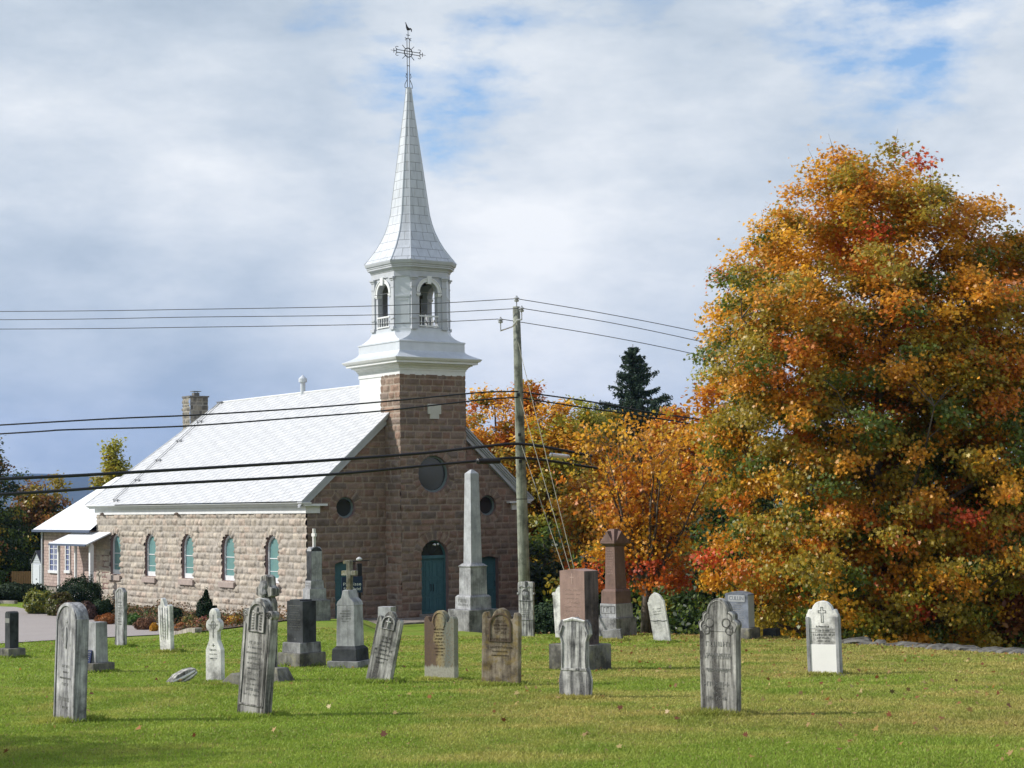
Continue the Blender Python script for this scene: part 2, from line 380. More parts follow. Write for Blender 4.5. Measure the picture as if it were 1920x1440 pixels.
# ------------------------------------------------------------------ church
TH=R(35.93); CX,CY=-9.18,80.; ZB=-5.2
ce,cn=Vector((math.cos(TH),math.sin(TH),0)),Vector((-math.sin(TH),math.cos(TH),0))
def cw(u,v,z=0): return Vector((CX,CY,0))+ce*u+cn*v+Vector((0,0,z))
def onplane(x,y,u=None,v=None):
    d=ray(x,y); o=Vector((CX,CY,0))
    k=(u+o.dot(ce))/d.dot(ce) if u is not None else (v+o.dot(cn))/d.dot(cn)
    P=d*k-o; return P.dot(ce),P.dot(cn),P.z
W,L=11.79,23.25; UC=W/2; TW=3.54; TV=-1.31; TC=TV+TW/2; Tl,Tr=UC-TW/2,UC+TW/2
church=empty('church',(CX,CY,ZB),(0,0,TH),'brown stone church with white metal roof and tall silver bell spire','church')
CL=(0,0,-ZB)
def cp(mb,name,mat,parent=None,**k):
    """part of the church; sub-parts keep the parent offset"""
    return mb.build(name,mat,church if parent is None else parent,CL if parent is None else (0,0,0),**k)
SIDE=lambda x,y,z:(y,-x,z)            # local frames: x along wall, y into wall, z up
FRONT=lambda x,y,z:(x,y,z)
TOWF=lambda x,y,z:(x,y+TV,z)
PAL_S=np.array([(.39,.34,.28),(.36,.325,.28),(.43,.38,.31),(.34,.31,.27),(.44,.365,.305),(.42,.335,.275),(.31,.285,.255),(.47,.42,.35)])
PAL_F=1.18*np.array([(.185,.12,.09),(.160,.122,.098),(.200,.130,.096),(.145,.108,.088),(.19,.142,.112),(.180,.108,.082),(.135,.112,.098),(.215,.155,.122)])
def stone(name,mapf,S0,S1,T0,T1,inside,seed,pal,mortar,rings=(),cell=.05,relief=1.,parent=None,cs=(.25,.37),bl=(.32,.85)):
    r=np.random.default_rng(seed); ns=max(2,int((S1-S0)/cell)); ntt=max(2,int((T1-T0)/cell))
    s=np.linspace(S0,S1,ns+1); tt=np.linspace(T0,T1,ntt+1); S,T=np.meshgrid(s,tt)
    cb=[T0]
    while cb[-1]<T1: cb.append(cb[-1]+r.uniform(*cs))
    cb=np.array(cb); ci=np.clip(np.searchsorted(cb,T,side='right')-1,0,len(cb)-2)
    dt=np.minimum(T-cb[ci],cb[ci+1]-T); ds=np.zeros_like(S); idb=np.zeros(S.shape,int); cs0=np.zeros_like(S)
    base=0
    for c in range(len(cb)-1):
        j=[S0-r.uniform(0,.4)]
        while j[-1]<S1: j.append(j[-1]+r.uniform(*bl))
        j=np.array(j); msk=ci==c
        if msk.any():
            k=np.clip(np.searchsorted(j,S[msk],side='right')-1,0,len(j)-2)
            ds[msk]=np.minimum(S[msk]-j[k],j[k+1]-S[msk]); idb[msk]=base+k; cs0[msk]=(S[msk]-(j[k]+j[k+1])/2)
        base+=len(j)
    d=np.minimum(ds,dt); ct0=T-(cb[ci]+cb[ci+1])/2
    for (a,z,r0,r1,half,nseg) in rings:
        rad=np.hypot(S-a,T-z); ang=np.arctan2(T-z,S-a); m=(rad<r1)&(rad>r0-.12)
        if half: m&=(T>z)
        q=ang/(2*math.pi)*nseg+100.; fr=q-np.floor(q); arc=np.minimum(fr,1-fr)*2*math.pi/nseg*rad
        dd=np.minimum(arc,r1-rad); d=np.where(m,dd,d); idb=np.where(m,base+np.floor(q).astype(int),idb); base+=300
        ct0=np.where(m,0,ct0); cs0=np.where(m,0,cs0)
    nb=base+400; rr=r.random((nb,5)); A=rr[idb]
    e=sst(.0,.075,d)
    nz=fbm(np.stack([S*6.5+seed,T*7.5,A[...,0]*40],-1),3)-.5
    nz2=np.abs(vnoise(np.stack([S*3.1+seed*3,T*4.2,A[...,1]*60],-1)*1.0)-.5)*2
    H=e*(.02+.05*A[...,2]+(A[...,3]-.5)*.16*cs0+(A[...,4]-.5)*.22*ct0+.11*nz+.035*nz2)*relief
    H=np.maximum(H,0)
    col=pal[(A[...,0]*len(pal)).astype(int)%len(pal)]; col=(col*.62+pal.mean(0)*.38)*(.88+.24*A[...,1])[...,None]
    big=fbm(np.stack([S*.35+seed,T*.35,S*0+seed],-1),3); col=col*(.82+.36*big)[...,None]
    col=col*(.85+.5*(fbm(np.stack([S*5,T*5,S*0+9.],-1),2)-.2))[...,None]
    mk=(1-sst(.012,.035,d))[...,None]; col=col*(1-mk)+np.array(mortar)*mk
    P=mapf(S,T,H); V=np.stack(P,-1).reshape(-1,3); n,mm=S.shape; ix=np.arange(n*mm).reshape(n,mm)
    Sc=(S[:-1,:-1]+S[1:,1:])/2; Tc=(T[:-1,:-1]+T[1:,1:])/2; ok=inside(Sc,Tc)
    F=np.stack([ix[:-1,:-1],ix[:-1,1:],ix[1:,1:],ix[1:,:-1]],-1)[ok]
    used=np.unique(F); rem=np.full(n*mm,-1); rem[used]=np.arange(len(used)); 
    o=link(name,npmesh(name,V[used],rem[F],col.reshape(-1,3)[used]),M['stone'],parent or church,CL if parent is None else (0,0,0),smooth=False)
    return o
# side wall -------------------------------------------------
WV=[3.20+4.38*i for i in range(5)]; WH,WS,WB=.66,-1.98,-3.54
def in_side(v,z):
    k=np.ones(v.shape,bool)
    for c in WV: k&=~(((np.abs(v-c)<WH)&(z>WB)&(z<WS))|((np.hypot(v-c,z-WS)<WH)&(z>=WS)))
    return k
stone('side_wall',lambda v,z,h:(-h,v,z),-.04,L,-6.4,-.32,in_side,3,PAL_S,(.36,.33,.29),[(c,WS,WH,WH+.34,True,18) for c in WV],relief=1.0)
# facade ----------------------------------------------------
RK=lambda u:.07+.9*np.minimum(u+.35,W+.35-u)
DOORS=[(1.95,.56,-2.62),(W-1.95,.56,-2.62)]
def in_front(u,z):
    k=(z<RK(u)-.12)&~((u>Tl+.1)&(u<Tr-.1))
    for c in (1.99,W-1.99): k&=np.hypot(u-c,z+.11)>.50
    for c,h,zt in DOORS: k&=~((np.abs(u-c)<h)&(z<zt+.12*(1-((u-c)/h)**2)))
    return k
rf=[(1.99,-.11,.50,.86,False,14),(W-1.99,-.11,.50,.86,False,14)]
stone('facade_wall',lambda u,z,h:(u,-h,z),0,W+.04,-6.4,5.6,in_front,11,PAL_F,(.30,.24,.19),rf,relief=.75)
DH,DSP=.76,-2.40; RW=.86
def in_tow(u,z):
    k=~((np.abs(u-UC)<DH)&(z<DSP))&~((np.hypot(u-UC,z-DSP)<DH)&(z>=DSP))&(np.hypot(u-UC,z-1.36)>RW)
    return k
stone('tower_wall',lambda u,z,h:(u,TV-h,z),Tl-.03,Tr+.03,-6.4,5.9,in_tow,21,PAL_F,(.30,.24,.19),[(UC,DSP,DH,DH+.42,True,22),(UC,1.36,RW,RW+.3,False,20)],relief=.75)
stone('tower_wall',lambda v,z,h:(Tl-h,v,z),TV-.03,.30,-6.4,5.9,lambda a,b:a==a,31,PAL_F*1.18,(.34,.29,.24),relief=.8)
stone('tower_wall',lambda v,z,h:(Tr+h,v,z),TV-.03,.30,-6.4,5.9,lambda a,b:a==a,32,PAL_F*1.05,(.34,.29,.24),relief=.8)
mb=MB(); mb.box(W-.25,W,.05,L,-6.4,.0); mb.box(.0,W,L-.25,L,-6.4,.0); cp(mb,'rear_wall',simple('rear_stone',(.27,.2,.16),.9,0,.3,3,.5))
mb=MB(); mb.box(Tl,Tr,.30,TV+TW,2.2,5.9); cp(mb,'tower_cladding',M['white'])
# windows of the nave ---------------------------------------
def archpts(hw,z0,zs,n=12,c=0,rise=None):
    p=[(c-hw,z0),(c+hw,z0)]
    for i in range(n+1):
        a=math.pi*i/n; p.append((c+hw*math.cos(a),zs+(hw if rise is None else rise)*math.sin(a)))
    return p
XF=lambda ox:(lambda x,y,z:(y,-(x+ox),z))
for c in WV:
    X=XF(-c)
    mb=MB(X); mb.ring(archpts(WH+.06,WB-.02,WS,14),archpts(WH-.015,WB+.03,WS,14),.0,.34)
    fr0=cp(mb,'window',simple('window_reveal_stone',(.22,.15,.14),.9,0,.2,6,.3) if 'rev' not in M else M['rev']); M['rev']=fr0.data.materials[0]
    mb=MB(X); mb.ring(archpts(WH-.02,WB+.02,WS,14),archpts(WH-.13,WB+.26,WS,14),.11,.24); mb.build('window_frame',M['white'],fr0,bevel=0)
    mb=MB(X); mb.prism(archpts(WH-.10,WB+.05,WS,14),.17,.20); mb.build('pane',M['tealglass'],fr0)
    mb=MB(X); mb.box(-WH+.1,WH-.1,.145,.17,-2.42,-2.38); mb.build('glazing_bar',M['white'],fr0); mb=MB(X); mb.box(-WH+.1,WH-.1,.155,.17,-3.0,-2.975); mb.build('glazing_bar',M['white'],fr0)
    mb=MB(X); mb.box(-.80,.80,-.16,.3,WB-.30,WB-.03)
    s_=mb.build('stone_sill',simple('sill_stone',(.34,.28,.25),.9,0,.25,5,.5) if 'sill' not in M else M['sill'],fr0,bevel=.02); M['sill']=s_.data.materials[0]
# round windows ---------------------------------------------
def circ(r,c,z,n=28): return [(c+r*math.cos(2*math.pi*i/n),z+r*math.sin(2*math.pi*i/n)) for i in range(n)]
for xf,c,z,r in ((FRONT,1.99,-.11,.50),(FRONT,W-1.99,-.11,.50),(TOWF,UC,1.36,.86)):
    mb=MB(xf); mb.ring(circ(r+.05,c,z),circ(r-.02,c,z),0,.34); o=cp(mb,'round_window',M['rev'])
    mb=MB(xf); mb.ring(circ(r-.015,c,z),circ(r-.10,c,z),.14,.28); mb.build('window_frame',M['sashgrey'],o)
    mb=MB(xf); mb.prism(circ(r-.06,c,z),.22,.25); mb.build('pane',M['darkglass'],o)
# main door ---------------------------------------------------
mb=MB(TOWF); mb.ring(archpts(DH+.05,-6.3,DSP,16,UC),archpts(DH-.02,-6.25,DSP,16,UC),0,.42); dr=cp(mb,'main_door',M['rev'])
mb=MB(TOWF); mb.ring(archpts(DH-.01,-4.98,DSP,16,UC),archpts(DH-.09,-4.93,DSP,16,UC),.22,.40); mb.box(UC-DH+.05,UC+DH-.05,.20,.40,DSP-.09,DSP+.05); mb.build('door_frame',M['teal'],dr)
for sg in (-1,1):
    mb=MB(TOWF); x0,x1=(UC-DH+.08,UC-.006) if sg<0 else (UC+.006,UC+DH-.08)
    mb.box(x0,x1,.30,.36,-4.96,DSP-.09)
    for (z0,z1) in ((-4.82,-4.25),(-4.15,-3.45),(-3.35,-2.62)):
        for h in (0,1):
            w_=(x1-x0-.16)/2; a=x0+.06+h*(w_+.04); mb.ring([(a,z0),(a+w_,z0),(a+w_,z1),(a,z1)],[(a+.05,z0+.05),(a+w_-.05,z0+.05),(a+w_-.05,z1-.05),(a+.05,z1-.05)],.275,.30)
    lf=mb.build('door_leaf',M['teal'],dr)
    mb=MB(TOWF); xh=UC+sg*.07; mb.tube([(xh,.26,-3.98),(xh,.22,-3.94),(xh,.22,-3.70),(xh,.26,-3.66)],.016,6); mb.build('handle',M['iron'],lf)
mb=MB(TOWF); mb.prism([p for p in archpts(DH-.06,DSP+.03,DSP+.03,16,UC)],.30,.33); fl=mb.build('fanlight',M['darkglass'],dr)
mb=MB(TOWF)
for k in range(1,6):
    a=math.pi*k/6; mb.tube([(UC,.28,DSP+.05),(UC+.66*math.cos(a),.28,DSP+.05+.66*math.sin(a))],.009,4)
mb.build('glazing_bar',M['iron'],dr)
mb=MB(TOWF); mb.tube([(UC-.06,.02,-1.86),(UC-.06,-.12,-1.83)],.03,8); mb.blob((UC-.06,-.14,-1.86),(.05,.05,.05),0,1); mb.blob((UC+.12,-.10,-1.84),(.05,.05,.05),0,1); mb.build('wall_lamp',simple('lamp_white',(.8,.8,.78),.3),dr)
for c,h,zt in DOORS:
    seg=[(c-h,-6.3),(c+h,-6.3)]+[(c+h-2*h*i/8,zt+.12*(1-(1-2*i/8)**2)) for i in range(9)]
    def ins(p,a): return [(c+(q[0]-c)*(1-a/h),q[1]-(a if i>1 else -a)) for i,q in enumerate(p)]
    mb=MB(FRONT); mb.ring([(c+(q[0]-c)*1.08,q[1]+(.05 if i>1 else 0)) for i,q in enumerate(seg)],ins(seg,.02),0,.36); o=cp(mb,'side_door',M['rev'])
    mb=MB(FRONT); mb.prism(ins(seg,.015),.24,.30)
    for z0,z1 in ((-4.75,-4.2),(-4.1,-3.45),(-3.35,-2.85)):
        for a,b_ in ((c-h+.1,c-.05),(c+.05,c+h-.1)):
            mb.ring([(a,z0),(b_,z0),(b_,z1),(a,z1)],[(a+.05,z0+.05),(b_-.05,z0+.05),(b_-.05,z1-.05),(a+.05,z1-.05)],.215,.24)
    lf=mb.build('door_leaf',M['teal'],o)
    mb=MB(FRONT); mb.tube([(c+h-.12,.19,-3.95),(c+h-.12,.15,-3.9),(c+h-.12,.15,-3.75),(c+h-.12,.19,-3.7)],.014,6); mb.build('handle',M['iron'],lf)
# plaque
mb=MB(TOWF); mb.box(5.57,6.28,-.10,.05,4.1,4.56); mb.box(5.68,6.17,-.09,.05,3.88,4.1); cp(mb,'date_stone',simple('pale_date_stone',(.48,.47,.42),.8,0,.08,9,.1))
# eaves -------------------------------------------------------
def zroof(u): return .2+.87*(u+.5)
mb=MB()
mb.box(-.10,.0,-.10,L+.1,-.34,-.02); mb.box(0,.62,-.10,0,-.34,-.02)            # frieze and its return
mb.box(W,W+.10,-.10,L+.1,-.34,-.02); mb.box(W-.62,W,-.10,0,-.34,-.02)
cp(mb,'frieze',M['white'],bevel=.008)
mb=MB()
def cprof(x,z): return x,z
steps=[(-.30,-.02,.045),(-.36,.045,.075),(-.42,.075,.115),(-.47,.115,.155)]
for x,z0,z1 in steps:
    mb.box(x,.02,-.40+(x+.47)*.3,L+.45,z0,z1); mb.box(W-.02,W-x,-.40+(x+.47)*.3,L+.45,z0,z1)
for x,z0,z1 in steps[:2]:
    mb.box(.02,.90,-.30,-.0,z0,z1); mb.box(W-.90,W-.02,-.30,0,z0,z1)
cp(mb,'eaves_cornice',M['white'])
# rake boards
def rake(side):
    mb=MB()
    f=(lambda u:u) if side<0 else (lambda u:W-u)
    ue=Tl-.0
    for (o0,o1,y0,y1) in ((-.02,-.10,-.40,.0),(-.10,-.22,-.33,0),(-.22,-.30,-.27,0),(-.30,-.52,-.20,0)):
        a=[(-.47,),]
        u0=-.47; z=lambda u:zroof(u)
        pts=[(f(u0),z(u0)+o0),(f(ue),z(ue)+o0),(f(ue),z(ue)+o1),(f(u0+max(0,-o1-.15)*0+ (0 if o1>-.15 else (-o1-.1)*1.05)),z(u0+(0 if o1>-.15 else (-o1-.1)*1.05))+o1)]
        mb.prism(pts,y0,y1)
    cp(mb,'rake_cornice',M['grey_trim'])
rake(-1); rake(1)
# roof --------------------------------------------------------
def quadmesh(name,quads,mat,parent=church,loc=CL,thick=.05):
    """quads: (verts, uvs) pairs"""
    v=[];f=[];uv=[]
    me=bpy.data.meshes.new(name)
    for q,u_ in quads:
        b=len(v); v+=q; f.append(tuple(range(b,b+len(q)))); uv+=u_
    me.from_pydata(v,[],f); l=me.uv_layers.new(name='UVMap')
    for i,x in enumerate(uv): l.data[i].uv=x
    o=link(name,me,mat,parent,loc); return o
ZR=zroof(UC); VR=20.1; sl_=math.hypot(UC+.5,ZR-.2)
E0,E1=-.50,W+.50; BV=L+.50
quads=[([(E0,-.42,.2),(UC,-.42,ZR),(UC,VR,ZR),(E0,BV,.2)],[(0,0),(0,sl_),(VR+.42,sl_),(BV+.42,0)]),
       ([(E1,BV,.2),(UC,VR,ZR),(UC,-.42,ZR),(E1,-.42,.2)],[(BV+.42,0),(VR+.42,sl_),(0,sl_),(0,0)]),
       ([(E0,BV,.2),(UC,VR,ZR),(E1,BV,.2)],[(0,0),(6.4,6.4),(12.8,0)]),
       ([(E0,.03,.155),(E0,BV,.155),(E1,BV,.155),(E1,.03,.155)],[(0,0)]*4)]
# the small flare of the roof skirt above the back annex is the hip itself
roof=quadmesh('roof',quads,M['roof'])
mb=MB(); mb.tube([(UC,-.42,ZR+.02),(UC,VR,ZR+.02)],.05,6); mb.tube([(UC,VR,ZR+.02),(E0,BV,.22)],.03,6); mb.build('ridge_cap',M['white'],roof)
mb=MB()
for dv in (0,.32):
    mb.tube([(UC-.1,20.0-dv,zroof(UC-.1)+.14),(-.35,20.3-dv,zroof(-.35)+.14)],.014,5)
for k in range(6):
    u=-.33+(UC-.1+.33)*k/5; mb.box(u-.03,u+.03,19.65,20.35,zroof(u)+.11,zroof(u)+.14); mb.box(u-.02,u+.02,19.72,19.76,zroof(u)-.02,zroof(u)+.12);mb.box(u-.02,u+.02,20.2,20.24,zroof(u)-.02,zroof(u)+.12)
mb.build('snow_guard_cable',simple('guard_grey',(.16,.16,.17),.5),roof)
mb=MB(); mb.lathe([(.13,5.4),(.13,6.28),(.13,6.3),(.22,6.32),(.22,6.5),(.16,6.56),(.05,6.66),(.0,6.70)],14,(UC,10.78)); o=mb.build('vent_pipe',M['galv'],roof)
# chimney, back slope
chm=(UC+1.0,22.3); 
a_=onplane(343,797,v=22.3); b__=onplane(394,745,v=22.3); cu=(a_[0]+b__[0])/2
stone('chimney',lambda s,z,h:(s,22.0-h,z),cu-.55,cu+.55,1.5,b__[2]-.02,lambda a,b:a==a,41,np.array([(.22,.20,.17),(.12,.11,.10),(.28,.25,.2),(.09,.085,.08),(.2,.19,.17)]),(.33,.31,.27),cell=.05,cs=(.16,.3),bl=(.2,.45))
chimney=bpy.context.scene.collection.objects[-1]
chimney=[o for o in C.objects if o.name.startswith('chimney')][-1]
stone('chimney_side',lambda s,z,h:(cu-.55-h,s,z),22.0,22.9,1.5,b__[2]-.02,lambda a,b:a==a,42,np.array([(.22,.20,.17),(.12,.11,.10),(.28,.25,.2),(.09,.085,.08),(.2,.19,.17)]),(.33,.31,.27),cell=.05,cs=(.16,.3),bl=(.2,.45),parent=chimney)
mb=MB(); mb.box(cu-.60,cu+.60,21.92,22.96,b__[2]-.03,b__[2]+.05); mb.box(cu-.15,cu+.18,22.3,22.6,b__[2]+.05,b__[2]+.24); mb.box(cu-.22,cu+.25,22.2,22.7,b__[2]+.30,b__[2]+.33)
for q in (-.1,.12): mb.box(cu+q-.01,cu+q+.01,22.4,22.42,b__[2]+.2,b__[2]+.31)
mb.build('chimney_cap',simple('chimney_cap_metal',(.14,.135,.13),.6),chimney)
# gargoyle-like brackets under the frieze
for v in (22.3,13.0,):
    mb=MB(); mb.blob((-.10,v,-.30),(.12,.20,.07),.6,2,int(v)); mb.blob((-.16,v-.2,-.36),(.08,.12,.05),.6,1,3)
    cp(mb,'bird_nest',simple('dry_mud_nest',(.10,.075,.06),.95,0,.4,20,.6))
# tower cornice -----------------------------------------------
def sq(h,z): return [(UC-h,TC-h,z),(UC+h,TC-h,z),(UC+h,TC+h,z),(UC-h,TC+h,z)]
HT=TW/2
mb=MB(); mb.loft([sq(h,z) for h,z in ((HT+.035,5.87),(HT+.035,6.10),(HT+.07,6.10),(HT+.07,6.17),(HT+.10,6.19),(HT+.14,6.26),(HT+.24,6.33),(HT+.28,6.33),(HT+.28,6.38),(HT+.46,6.40),(HT+.46,6.50),(HT+.53,6.52),(HT+.56,6.56),(HT+.60,6.62),(HT+.60,6.64))]); cp(mb,'tower_cornice',M['white'])
def flare(h0,z0,h1,z1,n=6,k=1.7): return [(h0+(h1-h0)*(1-(1-i/n)**k) ,z0+(z1-z0)*(i/n)) for i in range(n+1)]
mb=MB(); mb.loft([sq(h,z) for h,z in flare(HT+.60,6.642,HT+.02,7.00,7,1.5)+[(HT+.02,7.38),(HT+.05,7.38),(HT+.05,7.44),(HT-.02,7.47)]]); cp(mb,'tower_skirt_roof',M['galv'])
def oc(h,q,z): return [(UC-q,TC-h,z),(UC+q,TC-h,z),(UC+h,TC-q,z),(UC+h,TC+q,z),(UC+q,TC+h,z),(UC-q,TC+h,z),(UC-h,TC+q,z),(UC-h,TC-q,z)]
HB,QB=1.50,.97
rings=[]
for i in range(8):
    k=i/7; h=(HT-.06)*(1-k)**1.0+ (HB+.04)*k; q=(HT-.06)*(1-k)**2.2+(QB+.03)*(1-(1-k)**2.2); h=(HT-.06)+(HB+.04-HT+.06)*(1-(1-k)**1.6)
    rings.append(oc(h,min(q,h-.001),7.46+.50*k))
rings.append(oc(HB+.04,QB+.03,8.05)); rings.append(oc(HB,QB,8.06))
mb=MB(); mb.loft(rings); cp(mb,'belfry_base',M['galv'])
# belfry -----------------------------------------------------
ZF0,ZF1=8.0,10.45; OH,OS,OB=.50,9.72,8.12
def face_xf(k,h):
    a=k*math.pi/4; ca,sa=math.cos(a),math.sin(a)
    # k=0 front face (toward -v). x right, y inward
    return lambda x,y,z:(UC+ca*x-sa*(y-h),TC+sa*x+ca*(y-h),z)
belfry=None
for k in (0,2,4,6):
    X=face_xf(k,HB); mb=MB(X)
    out_=[(-QB,ZF0),(QB,ZF0),(QB,ZF1),(-QB,ZF1)]
    # piers, sill and spandrel around the arched opening
    mb.box(-QB+.01,-OH,0,.26,ZF0,ZF1); mb.box(OH,QB-.01,0,.26,ZF0,ZF1); mb.box(-OH,OH,0,.26,ZF0,OB)
    n=12
    ap=[(OH*math.cos(math.pi*i/n),OS+OH*math.sin(math.pi*i/n)) for i in range(n+1)]
    for i in range(n):
        mb.prism([ap[i],(ap[i][0],ZF1),(ap[i+1][0],ZF1),ap[i+1]] if abs(ap[i][0]-ap[i+1][0])>1e-6 else [ap[i],ap[i+1]],0,.26)
    if k==0: belfry=cp(mb,'belfry',M['grey_trim']); par=belfry
    else: mb.build('belfry_wall',M['grey_trim'],belfry)
    mb=MB(X); mb.ring([(p[0]*1.0,p[1]) for p in archpts(OH+.17,OS,OS+.0,14)],[(p[0],p[1]) for p in archpts(OH+.005,OS+.001,OS+.0,14)],-.05,.02)
    mb.ring(archpts(OH+.19,OS,OS,14),archpts(OH+.14,OS+.001,OS,14),-.075,-.05)
    mb.frus(.09,.13,.09,.10,OS+OH-.10,OS+OH+.26,0,-.02)
    mb.box(-OH-.20,-OH+.03,-.07,.22,OS-.10,OS-.03);mb.box(OH-.03,OH+.20,-.07,.22,OS-.10,OS-.03); mb.box(-OH-.15,-OH+.02,-.05,.2,OS-.16,OS-.10);mb.box(OH-.02,OH+.15,-.05,.2,OS-.16,OS-.10)
    mb.build('arch_trim',M['white'],belfry)
    for s_ in (-1,1):                       # pilasters with capital and base
        mb=MB(X); c=s_*(QB-.13); mb.box(c-.125,c+.125,-.06,.0,ZF0,ZF1-.01); mb.box(c-.16,c+.16,-.10,.0,ZF1-.16,ZF1-.08); mb.box(c-.20,c+.20,-.15,.0,ZF1-.08,ZF1-.005); mb.box(c-.14,c+.14,-.08,0,ZF1-.50,ZF1-.45)
        mb.box(c-.16,c+.16,-.12,0,ZF0,ZF0+.14); mb.box(c-.15,c+.15,-.10,0,ZF0+.5,ZF0+.56) 
        mb.build('pilaster',M['grey_trim'],belfry)
    mb=MB(X); mb.box(-OH-.03,OH+.03,-.03,.05,8.60,8.67); mb.box(-OH-.03,OH+.03,-.05,.07,8.14,8.20)
    for i in range(5):
        x=-OH+.1+i*.2
        mb.lathe([(.028,8.20),(.022,8.28),(.04,8.36),(.022,8.44),(.03,8.60)],8,(x,.01))
    mb.build('balustrade',M['white'],belfry)
for k in (1,3,5,7):
    dch=(HB+QB)/math.sqrt(2); hw=(HB-QB)/math.sqrt(2); X=face_xf(k,dch); mb=MB(X)
    mb.box(-hw-.0,hw+.0,.004,.2,ZF0,ZF1); mb.box(-hw+.02,hw-.02,-.035,.004,9.52,9.60); mb.box(-hw+.02,hw-.02,-.02,.004,9.46,9.52); mb.ring([(-hw+.06,8.3),(hw-.06,8.3),(hw-.06,9.40),(-hw+.06,9.40)],[(-hw+.10,8.34),(hw-.10,8.34),(hw-.10,9.36),(-hw+.10,9.36)],-.015,.004)
    mb.build('belfry_wall',M['galv'],belfry)
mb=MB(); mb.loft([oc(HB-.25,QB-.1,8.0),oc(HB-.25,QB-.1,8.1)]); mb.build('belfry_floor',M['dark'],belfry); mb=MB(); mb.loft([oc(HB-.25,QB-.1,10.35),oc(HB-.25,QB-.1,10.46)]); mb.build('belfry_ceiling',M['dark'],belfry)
mb=MB(); mb.lathe([(.46,8.85),(.44,8.93),(.33,9.1),(.27,9.35),(.24,9.5),(.12,9.6),(.0,9.62)],20,(UC-.1,TC)); mb.box(UC-.75,UC+.6,TC-.08,TC+.08,9.62,9.78); mb.box(UC-.62,UC-.52,TC-.1,TC+.1,8.05,9.7); mb.box(UC+.4,UC+.5,TC-.1,TC+.1,8.05,9.7)
mb.tube([(UC-.6+.0+.42*math.cos(a/10*math.pi*2),TC-.25,8.95+.42*math.sin(a/10*math.pi*2)) for a in range(11)],.02,5); mb.build('bell',M['bronze'],belfry)
mb=MB(); mb.loft([oc(HB+a,QB+a*.45,z) for a,z in ((.05,10.45),(.05,10.70),(.08,10.72),(.10,10.78),(.16,10.84),(.22,10.86),(.22,10.92),(.25,10.95),(.25,11.0),(.30,11.03),(.33,11.12),(.34,11.18))]); cp(mb,'belfry_cornice',M['grey_trim'])
# spire ------------------------------------------------------
zs=np.array([11.18,11.5,11.9,12.3,12.7,13.1,13.53,14.4,15.3,16.08,17.0,17.8,18.53,19.1,19.6]); hs=np.interp(zs,[11.18,11.45,11.9,12.5,13.0,13.53,16.08,18.53,19.6],[1.82,1.63,1.34,1.04,.89,.78,.49,.20,.10])
v=[];f=[];uv=[];rg=[oc(h,h*.637,z) for h,z in zip(hs,zs)]
for k in range(len(rg)-1):
    for i in range(8):
        j=(i+1)%8; q=[rg[k][i],rg[k][j],rg[k+1][j],rg[k+1][i]]; b=len(v); v+=q; f.append((b,b+1,b+2,b+3))
        w0=(Vector(q[0])-Vector(q[1])).length/2; w1=(Vector(q[3])-Vector(q[2])).length/2; s0=(zs[k]); s1=zs[k+1]
        uv+=[(-w0+i*2.3,s0),(w0+i*2.3,s0),(w1+i*2.3,s1),(-w1+i*2.3,s1)]
v_b=len(v); v+=rg[-1]; f.append(tuple(range(v_b,v_b+8))); uv+=[(0,0)]*8
me=bpy.data.meshes.new('spire'); me.from_pydata(v,[],f); l=me.uv_layers.new(name='UVMap')
for i,x in enumerate(uv): l.data[i].uv=x
spire=link('spire',me,M['spire'],church,CL)
mb=MB()
for i in range(8): mb.tube([(p[i][0],p[i][1],p[i][2]) for p in rg],[.028]*5+[.02]*(len(rg)-5),5)
mb.build('hip_seam',M['galv'],spire)
# cross ------------------------------------------------------
cr=MB(); y=TC
def T(a,b,r=.017): cr.tube([(UC+a[0],y,a[1]),(UC+b[0],y,b[1])],r,6)
zc=21.28; g=.065
for s_ in (-g,g):
    T((s_,19.55),(s_,21.95)); T((-.66,zc+s_),(.66,zc+s_))
for s_ in (-1,1):
    T((s_*.66,zc-.09),(s_*.66,zc+.09)); T((s_*.66,zc),(s_*.80,zc)); T((s_*.80,zc-.10),(s_*.80,zc+.10)); T((s_*.80,zc),(s_*.97,zc),.010)
    for d in (-1,1):
        cr.tube([(UC+s_*(.62+.09*math.sin(q)),y,zc+d*(.10+.06*(1-math.cos(q)))) for q in (0,1,2,3,4)],.014,5)
        cr.tube([(UC+s_*.08,y,zc+.66+.02),(UC+s_*.15,y,zc+.62+.05*d),(UC+s_*.17,y,zc+.66+.06*d)],.014,5)
    cr.tube([(UC+s_*.07,y,20.0),(UC+s_*.20,y,19.75),(UC+s_*.21,y,19.60),(UC+s_*.09,y,19.58)],.016,5)
    cr.tube([(UC+s_*.07,y,20.02),(UC+s_*.15,y,20.12),(UC+s_*.12,y,20.22)],.014,5); cr.tube([(UC+s_*.07,y,20.2),(UC+s_*.14,y,20.28)],.014,5)
T((-g,21.95),(g,21.95)); T((0,21.95),(0,22.22),.015); T((-.09,22.12),(.09,22.12)); T((-g,20.65),(g,20.65)); T((-g-.02,19.57),(g+.02,19.57),.03)
cr.ring(circ(.235,UC,zc,24),circ(.195,UC,zc,24),y-.015,y+.015)
for k in range(4):
    a=math.pi/4+k*math.pi/2; T((.2*math.cos(a),zc+.2*math.sin(a)),(.46*math.cos(a),zc+.46*math.sin(a)),.016)
cross=cp(cr,'iron_cross',M['iron'])
mb=MB(); mb.tube([(UC,y,22.2),(UC,y,22.36)],.014,6)
